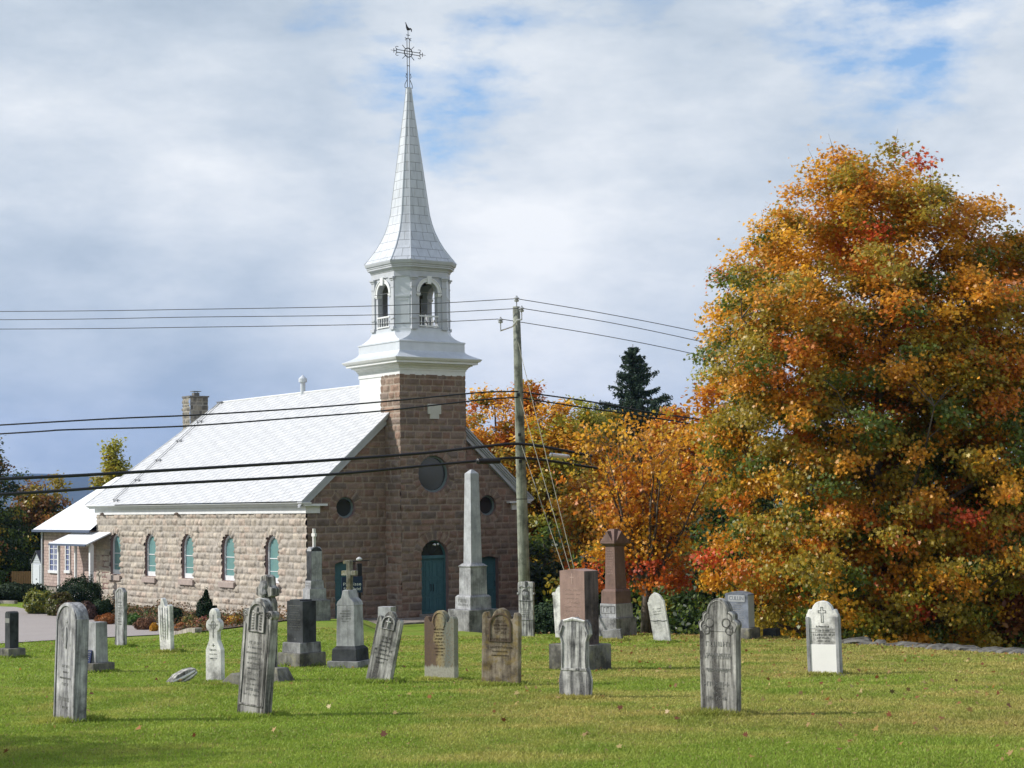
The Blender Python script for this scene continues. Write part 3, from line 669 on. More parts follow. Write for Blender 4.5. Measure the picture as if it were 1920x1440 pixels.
# weathercock facing left: chest, neck, tail
mb.tube([(UC-.13,y,22.72),(UC-.10,y,22.62),(UC-.06,y,22.50),(UC-.0,y,22.40),(UC+.07,y,22.41),(UC+.13,y,22.45),(UC+.18,y,22.42),(UC+.20,y,22.30)],[.01,.025,.05,.075,.055,.035,.035,.015],8)
mb.tube([(UC-.12,y,22.70),(UC-.18,y,22.66)],[.02,.004],5); mb.build('weathercock',M['iron'],cross)
# entrance platform and steps (stand on the ground) ----------
mb=MB(lambda u,v,z:tuple(cw(u,v,z)-cw(6,-3,-5.3)))
mb.box(.9,W+.5,-4.3,-.02,-6.6,-5.10)
for k in range(2): mb.box(.9,6.5,-4.3-.36*(k+1),-4.3-.36*k,-6.6,-5.10-.15*(k+1))
for k in range(6): mb.box(6.5,W+.5,-4.3-.33*(k+1),-4.3-.33*k,-6.9,-5.10-.155*(k+1))
mb.box(UC-.9,UC+.9,TV-.5,TV-.02,-5.10,-4.97)
o=mb.build('entrance_steps',M['concrete'],None,tuple(cw(6,-3,-5.3)),bevel=.015); tag(o,'broad concrete landing and steps before the church doors','steps')
# ------------------------------------------------------------------ annex
AX=empty('annex',tuple(cw(0,23.5,ZB)),(0,0,TH),'low pinkish sided annex with pale roof and porch behind the church','annex')
AL=(0,-23.5,-ZB)
def siding():
    m,t,b,_=nt('pinkish_brown_shingles'); v=coord(t); sp=t.nodes.new('ShaderNodeSeparateXYZ'); t.links.new(v,sp.inputs[0]); cb=t.nodes.new('ShaderNodeCombineXYZ'); t.links.new(math_(t,'ADD',sp.outputs[1],sp.outputs[0]),cb.inputs[0]); t.links.new(sp.outputs[2],cb.inputs[1])
    br=t.nodes.new('ShaderNodeTexBrick'); t.links.new(cb.outputs[0],br.inputs['Vector']); br.inputs['Scale'].default_value=1; br.inputs['Brick Width'].default_value=.38; br.inputs['Row Height'].default_value=.17; br.inputs['Mortar Size'].default_value=.018; br.inputs['Mortar Smooth'].default_value=1
    br.inputs['Color1'].default_value=(.44,.34,.30,1); br.inputs['Color2'].default_value=(.35,.26,.23,1); br.inputs['Mortar'].default_value=(.20,.13,.12,1)
    t.links.new(mixc(t,1.0,br.outputs['Color'],ramp(t,noise(t,v,4,4),[(.3,.8),(.7,1.15)]),'MULTIPLY'),b.inputs['Base Color']); b.inputs['Roughness'].default_value=.8; bump(t,b,math_(t,'SUBTRACT',1.0,br.outputs['Fac']),.5,.03); return m
M['siding']=siding()
mb=MB(); mb.box(.05,6.5,L+.02,31.15,-4.42,-1.22); mb.build('wall',M['siding'],AX,AL)
mb=MB(); mb.box(.10,6.4,L+.02,31.05,-6.,-4.42); mb.build('foundation',M['kerb'],AX,AL)
e0,e1,va,vb=-.45,7.0,L-.1,31.6; zr=1.62; ur=e0+(zr+1.17)/.87; ur=(e0+e1)/2; zr=-1.17+(ur-e0)*.80
q=[([(e0,va,-1.17),(ur,va,zr),(ur,vb-3.4,zr),(e0,vb,-1.17)],[(0,0),(0,4),(4,4),(8,0)]),([(e1,vb,-1.17),(ur,vb-3.4,zr),(ur,va,zr),(e1,va,-1.17)],[(8,0),(4,4),(0,4),(0,0)]),([(e0,vb,-1.17),(ur,vb-3.4,zr),(e1,vb,-1.17)],[(0,0),(4,4),(8,0)]),([(e0,va,-1.2),(e0,vb,-1.2),(e1,vb,-1.2),(e1,va,-1.2)],[(0,0)]*4)]
rfa=quadmesh('roof',q,M['annexroof'],AX,AL)
M['navy']=simple('navy_fascia',(.07,.09,.14),.5)
mb=MB(); mb.box(e0-.06,e0+.0,va,vb,-1.30,-1.16); mb.box(e0,e1,vb,vb+.06,-1.30,-1.16); mb.build('fascia',M['navy'],rfa)
def awin(v0,v1,z0,z1,cols):
    mb=MB(); mb.box(-.02,.10,v0-.10,v0,z0-.08,z1+.08);mb.box(-.02,.10,v1,v1+.10,z0-.08,z1+.08);mb.box(-.02,.10,v0,v1,z1,z1+.08);mb.box(-.06,.10,v0-.18,v1+.18,z0-.16,z0-.0)
    o=mb.build('window',M['white'],AX,AL)
    mb=MB(); mb.box(.045,.06,v0,v1,z0,z1); mb.build('pane',M['blueglass'],o)
    mb=MB()
    for i in range(1,cols): x=v0+(v1-v0)*i/cols; mb.box(.02,.045,x-(.06 if i==cols//2 and cols>2 else .018),x+(.06 if i==cols//2 and cols>2 else .018),z0,z1)
    for i in range(1,5): z=z0+(z1-z0)*i/5; mb.box(.02,.045,v0,v1,z-.018,z+.018)
    mb.build('glazing_bar',M['white'],o)
awin(28.95,30.05,-3.5,-1.95,4); awin(27.15,27.65,-3.45,-1.98,2)
# porch
mb=MB(); 
pa=[onplane(x,1040,u=-1.05)[1] for x in (110.5,142,171)]
mb.build
for x in pa: 
    w_=.06 if x!=pa[2] else .10
    mb=MB(); mb.box(-1.05-w_,-1.05+w_,x-w_,x+w_,-5.3,-1.95); mb.build('porch_post',M['white'],AX,AL)
mb=MB(); mb.box(-1.12,-1.0,pa[2]-.1,pa[0]+.06,-2.02,-1.86); mb.build('porch_beam',M['white'],AX,AL)
pv0,pv1=pa[2]-.35,pa[0]+.35
q=[([(-1.5,pv0,-1.90),(-.05,pv0,-1.28),(-.05,pv1,-1.28),(-1.5,pv1,-1.90)],[(0,0),(0,1.6),(6,1.6),(6,0)]),([(-1.5,pv0,-1.97),(-1.5,pv1,-1.97),(-.05,pv1,-1.35),(-.05,pv0,-1.35)],[(0,0)]*4),([(-1.5,pv0,-1.90),(-1.5,pv0,-1.97),(-.05,pv0,-1.35),(-.05,pv0,-1.28)],[(0,0)]*4)]
pr=quadmesh('porch_roof',q,M['annexroof'],AX,AL); mb=MB(); mb.box(-1.54,-1.50,pv0,pv1,-2.0,-1.89); mb.build('fascia',M['navy'],pr)
mb=MB(); mb.box(-.02,.04,pa[2]+.1,pa[2]+1.0,-4.6,-2.3); mb.build('door',simple('porch_door',(.16,.09,.08),.6),AX,AL)
mb=MB(); mb.box(-1.15,.04,pv0+.3,pv1-.1,-6,-4.95); mb.build('porch_floor',M['kerb'],AX,AL)
mb=MB(); mb.tube([(-.03,31.2,-1.25),(-.03,31.2,-4.6)],.05,6); mb.build('downpipe',M['galv'],AX,AL)
# ------------------------------------------------------------------ shed
p=at(69,1108,112); p.z=gz(p.x,p.y)
sh=empty('garden_shed',tuple(p),(0,0,-R(52)),'small pale grey gabled shed left of the annex','shed')
k=at(62,1034,112).z-p.z; eh=at(62,1056,112).z-p.z; hw=.72
mb=MB(); mb.prism([(-hw,-.2),(hw,-.2),(hw,eh),(0,k-.05),(-hw,eh)],0,2.6)
m,t_,b_,_=nt('grey_clapboard'); v_=coord(t_); wv=t_.nodes.new('ShaderNodeTexWave'); wv.bands_direction='Z'; wv.inputs['Scale'].default_value=2.2; t_.links.new(v_,wv.inputs['Vector']); t_.links.new(ramp(t_,wv.outputs['Fac'],[(0,(.30,.32,.37)),(.3,(.42,.45,.50))]),b_.inputs['Base Color']); bump(t_,b_,wv.outputs['Fac'],.4,.02)
mb.build('wall',m,sh)
mb=MB(); mb.prism([(-hw-.12,eh-.08),(-hw-.12,eh),(0,k+.06),(hw+.12,eh),(hw+.12,eh-.08),(0,k-.02)],-.08,2.7); mb.build('roof',simple('dark_shed_roof',(.045,.045,.06),.8),sh)
mb=MB(); mb.box(-.48,.48,-.04,0,.0,eh-.1); d=mb.build('door',simple('shed_door_white',(.55,.58,.64),.5),sh); mb=MB(); mb.box(.0,.12,-.07,-.04,.85,.9); mb.build('handle',M['iron'],d)
mb=MB(); mb.box(-hw-.03,-hw+.07,-.03,0,-.2,eh); mb.build('corner_trim',M['white'],sh); mb=MB(); mb.box(hw-.07,hw+.03,-.03,0,-.2,eh); mb.build('corner_trim',M['white'],sh)
p=at(30,1112,114);p.z=gz(p.x,p.y); fz=empty('wooden_fence',tuple(p),(0,0,-.15),'short brown wooden fence beside the grey shed','fence')
mb=MB()
for i in range(9): mb.box(-.3+i*.16,-.3+i*.16+.14,0,.02,0,1.3)
mb.build('board_panel',simple('brown_fence_wood',(.22,.12,.055),.8,0,.25,6,.3),fz); mb=MB(); mb.box(-.35,1.2,.02,.08,.3,.38); mb.box(-.35,1.2,.02,.08,1.0,1.08); mb.build('rail',simple('fence_rail_wood',(.18,.10,.05)),fz)
# ------------------------------------------------------------------ gravestones
G={}
G['marble']=weathered('grey_weathered_marble',(.50,.50,.50),(.13,.13,.14),.75,None,.42)
G['marble_dark']=weathered('dark_streaked_marble',(.46,.45,.42),(.05,.047,.045),.85,None,.45,.75,contrast=.14)
G['marble_white']=weathered('white_marble',(.74,.73,.70),(.30,.30,.31),.6,None,.75,damp=.1)
G['marble_bright']=weathered('bleached_marble',(.66,.65,.63),(.09,.09,.095),.85,None,.42,contrast=.14,damp=.3)
G['brown']=weathered('lichened_brown_slab',(.36,.32,.20),(.085,.055,.04),.45,(.24,.20,.10),.50)
G['brown_ochre']=weathered('ochre_lichened_slab',(.38,.32,.24),(.09,.06,.04),.5,(.23,.165,.055),.48)
G['granite']=weathered('grey_granite',(.30,.30,.30),(.15,.15,.15),.5,None,.5)
G['granite_light']=weathered('light_grey_granite',(.45,.46,.47),(.25,.25,.26),.5,None,.4,blot=.6)
G['granite_dark']=weathered('dark_polished_granite',(.055,.06,.065),(.035,.038,.042),.4,None,.5,damp=.1)
G['granite_blue']=weathered('blue_grey_granite',(.20,.22,.27),(.14,.155,.19),.3,None,.4,damp=.1)
G['rough']=weathered('rough_granite_base',(.22,.21,.19),(.08,.08,.07),.5,(.2,.19,.13),.5)
G['pink']=weathered('pink_granite',(.34,.23,.195),(.26,.175,.15),.5,None,.4,damp=.05,blot=.3)
G['red']=weathered('red_brown_granite',(.185,.12,.10),(.13,.085,.072),.5,None,.5,damp=.05,blot=.4)
def stained_brown():
    # mineral and lichen stains with their own outline: dark left edge, ochre crust down the middle, grey-green right, bare stone near the foot
    m,t,b,_=nt('crusted_brown_slab'); v=coord(t); sp=t.nodes.new('ShaderNodeSeparateXYZ'); t.links.new(v,sp.inputs[0]); n1=noise(t,mapping(t,v,(5,5,2)),1.3,6,.65); n2=noise(t,v,26,5,.7)
    x=math_(t,'ADD',sp.outputs[0],math_(t,'MULTIPLY',math_(t,'SUBTRACT',n1,.5),.38))
    c=ramp(t,math_(t,'ADD',math_(t,'MULTIPLY',x,1.5),.5),[(.16,(.13,.085,.065)),(.36,(.15,.10,.07)),(.44,(.34,.27,.13)),(.60,(.30,.26,.16)),(.70,(.16,.175,.15)),(.95,(.24,.24,.19))])
    c=mixc(t,ramp(t,n2,[(.50,0),(.60,.75)]),c,(.13,.085,.04))
    zz_=math_(t,'ADD',sp.outputs[2],math_(t,'MULTIPLY',noise(t,mapping(t,v,(20,20,1)),1,4),.22)); c=mixc(t,ramp(t,zz_,[(.33,1),(.37,0)]),c,(.36,.35,.29))
    c=mixc(t,1.0,c,ramp(t,n2,[(.3,.75),(.7,1.2)]),'MULTIPLY'); t.links.new(c,b.inputs['Base Color']); b.inputs['Roughness'].default_value=.9; bump(t,b,n2,.6,.01); return m
G['brown']=stained_brown()
INK={k:simple('lettering_'+k,c,.9,0,.1,30,0) for k,c in (('dark',(.07,.07,.07)),('mid',(.20,.20,.19)),('pale',(.52,.50,.48)),('brown',(.09,.06,.04)),('white',(.75,.75,.72)))}
def textmesh(s,size,depth=.004):
    cu=bpy.data.curves.new('t','FONT'); cu.body=s; cu.size=size; cu.align_x='CENTER'; cu.align_y='CENTER'; cu.extrude=depth/2; cu.resolution_u=2
    o=bpy.data.objects.new('t',cu); C.objects.link(o); bpy.context.view_layer.update()
    me=bpy.data.meshes.new_from_object(o.evaluated_get(bpy.context.evaluated_depsgraph_get())); bpy.data.objects.remove(o); bpy.data.curves.remove(cu); return me
def text(s,size,x,y,z,mat,parent,wide=None,name='inscription'):
    me=textmesh(s,size); me.transform(Matrix.Rotation(math.pi/2,4,'X'))
    if wide:
        xs_=[v.co.x for v in me.vertices]; k=wide/(max(xs_)-min(xs_)); me.transform(Matrix.Diagonal((k,1,1,1)))
    me.transform(Matrix.Translation((x,y,z))); return link(name,me,mat,parent)
def lines(mb,x0,x1,z0,z1,n,y,seed=0,h=.5,th=.004):
    """worn lettering: rows of short cut strokes"""
    r=random.Random(seed); rh=(z0-z1)/n
    for i in range(n):
        z=z0-rh*(i+.5); w_=(x1-x0)*r.uniform(.55,1)/2; c=(x0+x1)/2; x=c-w_; hh=rh*h*(1.25 if i%3==0 else .8)/2
        while x<c+w_:
            k=r.random(); lw=r.uniform(.35,.75)*hh*2
            if k>.14:
                if k<.5: mb.box(x,x+lw*.22,y-th,y,z-hh,z+hh); mb.box(x,x+lw,y-th,y,z-hh*.15,z+hh*.15) if r.random()<.6 else mb.box(x+lw*.8,x+lw,y-th,y,z-hh,z+hh)
                elif k<.8: mb.box(x,x+lw*.22,y-th,y,z-hh,z+hh); mb.box(x,x+lw,y-th,y,z+hh*.7,z+hh)
                else: mb.box(x,x+lw*.9,y-th,y,z-hh,z-hh*.7); mb.box(x+lw*.35,x+lw*.57,y-th,y,z-hh,z+hh)
            x+=lw+hh*.55
    return mb
def prof(kind,w,h,r=None):
    """right half outline from base centre, (x,z), then mirrored"""
    H=w/2; a=lambda cx,cz,rx,rz,t0,t1,n=8:[(cx+rx*math.cos(R(t0+(t1-t0)*i/n)),cz+rz*math.sin(R(t0+(t1-t0)*i/n))) for i in range(n+1)]
    if kind=='rect': p=[(H,0),(H,h)]
    elif kind=='segment': s=h-.62*H; p=[(H,0),(H,s)]+a(0,s-.1*H,H*.97,.72*H,8,90,10)
    elif kind=='shallow': p=[(H,0),(H,h-.10*w)]+[(H*(1-i/8),h-.10*w+.10*w*math.sin(i/8*math.pi/2)) for i in range(1,9)]
    elif kind=='round': p=[(H,0),(H,h-H)]+a(0,h-H,H,H,0,90,10)
    elif kind=='point': p=[(H,0),(H,h-.55*w),(H*.86,h-.50*w),(H*.82,h-.40*w)]+a(-H*.5,h-.46*w,H*1.3,.46*w,8,62,7)+[(0,h)]
    elif kind=='peak': p=[(H*.97,0),(H*.97,.80*h),(H*1.05,.82*h),(H*1.05,h-.10*w-.0),(H*.9,h-.10*w+.03),(H*.3,h-.02),(H*.12,h)]
    elif kind=='lobed': p=[(H*.90,0),(H*.93,h*.73)]+a(H*.60,h*.775,H*.40,h*.052,-25,62,6)+a(H*.38,h*.855,H*.41,h*.042,-5,60,5)+a(0,h*.885,H*.54,h*.115,0,90,8)
    elif kind=='shouldered': p=[(H*.94,0),(H*1.0,.815*h),(H*.92,.84*h),(H*.86,.88*h),(H*.78,.892*h)]+[(H*.70,.87*h)]+a(0,h*.86,H*.64,h*.14,12,90,9)
    elif kind=='scroll': p=[(H*.95,0),(H*.95,.82*h)]+a(H*.82,.865*h,H*.22,.038*h,-60,150,9)+a(0,h*.86,H*.60,h*.14,8,90,10)
    elif kind=='notch': p=[(H,0),(H,.86*h)]+a(H*.82,.86*h,H*.18,.055*h,10,120,5)+[(H*.60,.84*h),(H*.53,.83*h)]+a(0,.85*h,H*.48,.15*h,5,90,9)
    elif kind=='ogee': p=[(H,0),(H,.90*h)]+a(H*.80,.895*h,H*.2,.05*h,10,100,4)+[(H*.68,.86*h),(H*.6,.855*h),(H*.5,.865*h)]+[(H*.42,.90*h),(H*.34,.945*h),(H*.22,.975*h),(0,h)]
    elif kind=='broken': p=[(H*.9,0),(H*.97,.22*h),(H*.84,.34*h),(H*.80,.38*h),(H*.80,.72*h),(H*.98,.80*h),(H*.98,.90*h),(H*.8,.975*h),(H*.45,.965*h),(H*.1,1.0*h)]
    elif kind=='bottle': p=[(H,0),(H*.97,.45*h),(H*.55,.57*h),(H*.50,.66*h)]+a(H*.42,.775*h,H*.5,.082*h,-75,70,8)+a(0,.90*h,H*.52,.10*h,-20,90,8)
    elif kind=='stub': p=[(H,0),(H*.92,h*.9),(H*.4,h*.95)]
    elif kind=='arch_die': p=[(H,0),(H,h-H*.9)]+a(0,h-H*.9,H,H*.9,0,90,9)
    seen=[]
    q=[(x,z) for x,z in p]
    left=[(-x,z) for x,z in reversed(q)]
    if abs(q[-1][0])<1e-4: left=left[1:]
    return q+left
def inset(poly,b):
    cx=0; zs_=[p[1] for p in poly]; h=max(zs_); w=max(p[0] for p in poly)*2
    return [(p[0]*(1-2*b/w),b*.8+(p[1])*(1-1.8*b/h)) for p in poly]
STONES=[]
def stone_root(xc,yb,phi,lean,label,name='gravestone',d=None,tip=0,group='old gravestones in the churchyard',cat='gravestone'):
    p=hit(xc,yb) if d is None else at(xc,yb,d)
    if d is not None: p.z=gz(p.x,p.y)
    rot=(Matrix.Rotation(R(lean),3,'Y')@Matrix.Rotation(R(tip),3,'X')@Matrix.Rotation(-R(phi),3,'Z')).to_euler()
    o=empty(name,tuple(p),tuple(rot),label,cat,group); ppm=FPX/p.y; STONES.append(p)
    return o,ppm
def centre(xl,xr): return (xl+xr)/2
def slab(name,o,kind,w,t,h,mat,border=0,poly=None,irregular=0):
    poly=poly or prof(kind,w,h)
    poly=[(p[0],p[1] if p[1]>0 else -.25) for p in poly]
    if irregular:
        r=random.Random(name+kind); poly=[(x+r.uniform(-1,1)*irregular,z+(r.uniform(-1,1)*irregular if z>0.1 else 0)) for x,z in poly]
    mb=MB(); mb.prism(poly,-t/2,t/2); s=mb.build('slab',mat,o,bevel=.010)
    if border:
        mb=MB(); mb.ring([(x*.985,z if z<0 else z-.008) for x,z in poly],[(q[0],q[1]) for q in inset(poly,border)],-t/2-.014,-t/2+.004); mb.build('border',mat,o,bevel=.004)
    return s
# 1 tall segmental slab at left
o,k=stone_root(131,1354,52,1.6,'tall pale grey round-shouldered slab at the far left front of the lawn')
s=slab('a',o,'segment',.61,.16,1.50,G['marble'],.045)
mb=MB(); lines(mb,-.16,.16,.74,.44,4,-.0805,1,.36,.003); lines(mb,-.14,.14,.34,.14,2,-.0805,2,.4,.003); mb.build('inscription',INK['mid'],o)
mb=MB(); mb.blob((.0,-.076,1.05),(.04,.016,.20),.5,2,1); mb.blob((-.12,-.076,1.10),(.025,.012,.13),.5,2,2); mb.blob((.12,-.076,1.05),(.04,.010,.12),.5,2,3); mb.blob((0,-.076,1.27),(.05,.014,.035),.3,2,4); mb.blob((-.06,-.076,.95),(.05,.010,.05),.5,2,6); mb.build('relief_carving',G['marble'],o)
# 2 scroll-shouldered
o,k=stone_root(476,1344,42,4.4,'leaning dark-streaked slab with scrolled shoulders and an arched niche')
s=slab('b',o,'scroll',.57,.125,1.52,G['marble_dark'])
mb=MB(); 
A=lambda hw,z0,zs,rise,n=14:[(-hw,z0),(hw,z0)]+[(hw*math.cos(math.pi*i/n),zs+rise*math.sin(math.pi*i/n)) for i in range(n+1)]
mb.ring(A(.165,1.09,1.30,.175),A(.135,1.10,1.30,.145),-.085,-.058); mb.ring(A(.225,.98,1.27,.225)[2:],A(.195,.98,1.27,.195)[2:],-.082,-.058) if False else None
for sg in (-1,1):
    mb.tube([(sg*(.215+.045*(1-q/14)*math.cos(q*.9)),-.072,1.315+.045*(1-q/14)*math.sin(q*.9)) for q in range(13)],.009,5)
    mb.box(sg*.215-.008,sg*.215+.008,-.075,-.058,.16,1.18); mb.box(sg*.235-.004,sg*.235+.004,-.072,-.058,.16,1.2)
    for i in range(7): mb.blob((sg*.075,-.068,1.13+i*.035),(.026,.012,.014),.3,1,i)
mb.tube([(0,-.07,1.12),(0,-.07,1.40)],.016,6); mb.tube([(-.05,-.07,1.33),(.05,-.07,1.33)],.014,6); mb.box(-.235,.235,-.075,-.058,.145,.165)
mb.build('relief_carving',G['marble_dark'],o)
mb=MB(); lines(mb,-.17,.17,.98,.25,11,-.0635,3,.42,.003); mb.build('inscription',INK['mid'],o)
mb=MB(); mb.prism(A(.135,1.10,1.30,.145),-.0645,-.062); mb.build('niche_back',simple('niche_grey',(.24,.235,.22),.95,0,.4,20,.3),o)  # flat mid-grey panel inside the niche arch
# 3 lobed
o,k=stone_root(1352,1341,34,.6,'streaked grey slab with lobed top in front of the blue-grey family stone')
s=slab('c',o,'lobed',.54,.13,1.42,G['marble_dark'])
mb=MB()
for sg in (-1,1):
    for cx_,cz,r_ in ((.155,1.03,.052),(.115,1.125,.06),(.175,1.075,.03)):
        mb.ring([(sg*cx_+r_*math.cos(q*math.pi/9),cz+r_*math.sin(q*math.pi/9)) for q in range(18)],[(sg*cx_+(r_-.012)*math.cos(q*math.pi/9),cz+(r_-.012)*math.sin(q*math.pi/9)) for q in range(18)],-.070,-.06)
mb.ring([(q[0]*.93,q[1]*.985) for q in prof('lobed',.54,1.42) if q[1]>.9],[(q[0]*.85,q[1]*.965+.02) for q in prof('lobed',.54,1.42) if q[1]>.9],-.070,-.06)
mb.build('relief_carving',G['marble_dark'],o)
mb=MB(); lines(mb,-.20,.20,.95,.30,4,-.0665,5,.28,.003); lines(mb,-.13,.13,.42,.18,4,-.0665,8,.5,.003); mb.build('inscription',INK['mid'],o)
text('SARAH BETTY',.055,0,-.067,.735,INK['mid'],o,.32); text('MARGARET BETTY',.05,0,-.067,.555,INK['mid'],o,.34)
mb=MB(); mb.box(-.32,.32,-.13,.13,-.1,.012); mb.build('base',G['rough'],o)
# 4 white slab
o,k=stone_root(1548,1266,32,-1.0,'bright white round-headed slab with outlined cross and black-lettered verse, at right of the lawn')
s=slab('d',o,'shouldered',.60,.10,1.31,G['marble_white'])
for sg in (-1,1): mb=MB(); mb.box(sg*.275-.03,sg*.275+.03,-.075,.06,0,1.03); mb.build('side_pilaster',G['granite_light'],o,bevel=.006)
def crossring(mb,c,z,s,y,th=.007):
    a=.022*s; P=[(-a,-.14*s),(a,-.14*s),(a,.03*s),(.075*s,.03*s),(.075*s,.075*s),(a,.075*s),(a,.135*s),(-a,.135*s),(-a,.075*s),(-.075*s,.075*s),(-.075*s,.03*s),(-a,.03*s)]
    Q=[(x-math.copysign(th,x),zz-math.copysign(th,zz-.05*s) if abs(zz-.03*s)>1e-6 else zz+th) for x,zz in P]
    Q[2]=(a-th,.03*s+th);Q[11]=(-a+th,.03*s+th);Q[5]=(a-th,.075*s-th);Q[8]=(-a+th,.075*s-th);Q[3]=(.075*s-th,.03*s+th);Q[4]=(.075*s-th,.075*s-th);Q[9]=(-.075*s+th,.075*s-th);Q[10]=(-.075*s+th,.03*s+th);Q[6]=(a-th,.135*s-th);Q[7]=(-a+th,.135*s-th);Q[0]=(-a+th,-.14*s+th);Q[1]=(a-th,-.14*s+th)
    mb.ring([(x+c,zz+z) for x,zz in P],[(x+c,zz+z) for x,zz in Q],y-.004,y)
mb=MB(); crossring(mb,0,1.07,1.0,-.052); mb.ring([(-.24,.755),(.24,.755),(.24,.822),(-.24,.822)],[(-.236,.759),(.236,.759),(.236,.818),(-.236,.818)],-.054,-.05); lines(mb,-.22,.22,.82,.757,1,-.051,14,.45,.003); lines(mb,-.22,.22,.745,.69,1,-.051,15,.5,.003); lines(mb,-.15,.15,.685,.58,2,-.051,9,.4,.003)
mb.tube([(-.17,-.052,.36),(-.175,-.052,.42),(-.17,-.052,.455),(.17,-.052,.455),(.175,-.052,.42),(.17,-.052,.36)],.004,4)
mb.build('inscription',INK['dark'],o); text('In Memory of',.05,0,-.053,.86,INK['dark'],o,.24)
mb=MB(); mb.box(-.245,.245,-.058,-.05,.02,.545); mb.build('lower_panel',simple('clean_white_marble',(.80,.79,.77),.6,0,.05,4,.1),o,bevel=.002)
mb=MB(); mb.box(-.42,.40,-.15,.15,-.1,.03); mb.build('base',G['rough'],o)
# 5 broken top
o,k=stone_root(1080,1309,26,.4,'white-topped broken slab streaked with black, in front of the pink granite block')
s=slab('e',o,'broken',.50,.12,1.15,G['marble_bright'],0,irregular=.008)
mb=MB()
for sg in (-1,1): mb.tube([(sg*.185,-.062,.44),(sg*.185,-.066,.80),(sg*.22,-.066,.92),(sg*.17,-.066,1.04)],.013,5)
mb.box(-.21,.21,-.068,-.058,.40,.43); mb.build('relief_carving',G['marble_bright'],o)
mb=MB(); mb.tube([(-.16,-.05,1.10),(-.02,-.05,1.135),(.17,-.05,1.10)],[.02,.028,.018],6); mb.build('worn_crest',G['marble_white'],o)
# 6,7 brown slabs
o,k=stone_root(940,1285,24,1.3,'ochre lichen-covered brown slab with ogee peak between curled shoulders')
s=slab('f',o,'ogee',.66,.14,1.27,G['brown_ochre'])
mb=MB(); mb.ring(A(.20,.72,.98,.20),A(.175,.73,.98,.18),-.083,-.066); lines(mb,-.13,.13,1.08,.84,4,-.071,21,.5,.003); lines(mb,-.24,.24,.66,.46,3,-.071,23,.4,.003)
mb.build('inscription',INK['brown'],o); text('THOMAS MARTIN',.06,0,-.073,.755,INK['brown'],o,.46)
o,k=stone_root(828,1275,26,0.2,'brown lichened slab with narrow round head and square notched shoulders')
s=slab('g',o,'notch',.60,.155,1.22,G['brown'])
mb=MB(); mb.tube([(.115*math.cos(q*math.pi/12),-.078,1.03+.155*math.sin(q*math.pi/12)) for q in range(-3,16)],.010,5); mb.build('relief_carving',G['brown'],o)
mb=MB(); lines(mb,-.11,.11,.92,.42,9,-.0785,22,.4,.003); mb.build('inscription',INK['brown'],o)
# 8 leaning right
o,k=stone_root(710,1281,24,11.5,'small streaked slab leaning steeply to the right, between the cross pedestal and the brown stones')
s=slab('h',o,'notch',.46,.12,1.24,G['marble_dark'])
mb=MB(); mb.ring(A(.13,.93,1.03,.13),A(.11,.94,1.03,.11),-.074,-.058); mb.tube([(0,-.068,.95),(0,-.068,1.12)],.014,5); mb.tube([(-.05,-.068,1.06),(.05,-.068,1.06)],.012,5); mb.build('relief_carving',G['marble_bright'],o)
mb=MB(); lines(mb,-.17,.17,.82,.32,7,-.0615,31,.4,.003); mb.build('inscription',INK['dark'],o)
# 9 cross pedestal
o,k=stone_root(657,1252,22,0,'tapered grey pedestal topped by a mossy stone cross')
mb=MB(); mb.frus(.36,.36,.36,.36,-.2,.16); mb.build('base',G['granite'],o,bevel=.012)
mb=MB(); mb.frus(.29,.28,.29,.28,.16,.40); mb.frus(.28,.22,.28,.22,.40,.46); mb.build('plinth',G['granite_dark'],o,bevel=.008)
mb=MB(); mb.frus(.215,.20,.215,.20,.46,1.30); mb.build('die',G['granite_light'],o,bevel=.008)
mb=MB(); mb.prism([(-.215,1.30),(.215,1.30),(.19,1.38),(.10,1.46),(.065,1.62),(-.065,1.62),(-.10,1.46),(-.19,1.38)],-.2,.2); mb.build('gable_cap',G['granite_light'],o,bevel=.01)
cm=weathered('mossy_cross_stone',(.32,.31,.26),(.12,.11,.07),.6,(.17,.15,.06),.5,damp=0)
mb=MB(); mb.box(-.05,.05,-.06,.06,1.62,2.24); mb.box(-.17,.17,-.055,.055,1.92,2.02); mb.box(-.13,-.05,-.05,.05,2.16,2.23); mb.build('cross',cm,o,bevel=.01)
mb=MB(); lines(mb,-.13,.13,1.22,.95,5,-.205,36,.5,.003); mb.build('inscription',INK['mid'],o)
# 10 dark granite block
o,k=stone_root(566,1249,43,0,'black granite block with pale lettering on a two-step grey base')
mb=MB(); mb.frus(.375,.365,.375,.365,-.2,.30); mb.build('base',G['rough'],o,bevel=.012)
mb=MB(); mb.frus(.30,.29,.30,.29,.30,.52); mb.build('plinth',G['granite'],o,bevel=.012)
mb=MB(); mb.box(-.26,.26,-.19,.19,.52,1.40); mb.box(-.17,.17,-.19,.15,1.40,1.43); mb.build('die',G['granite_dark'],o,bevel=.006)
mb=MB(); lines(mb,-.21,.21,1.33,.78,11,-.191,41,.35,.003); lines(mb,-.05,.05,.62,.56,1,-.191,42,.6,.003); mb.box(-.20,.20,-.194,-.19,1.30,1.304); mb.build('inscription',INK['mid'],o)
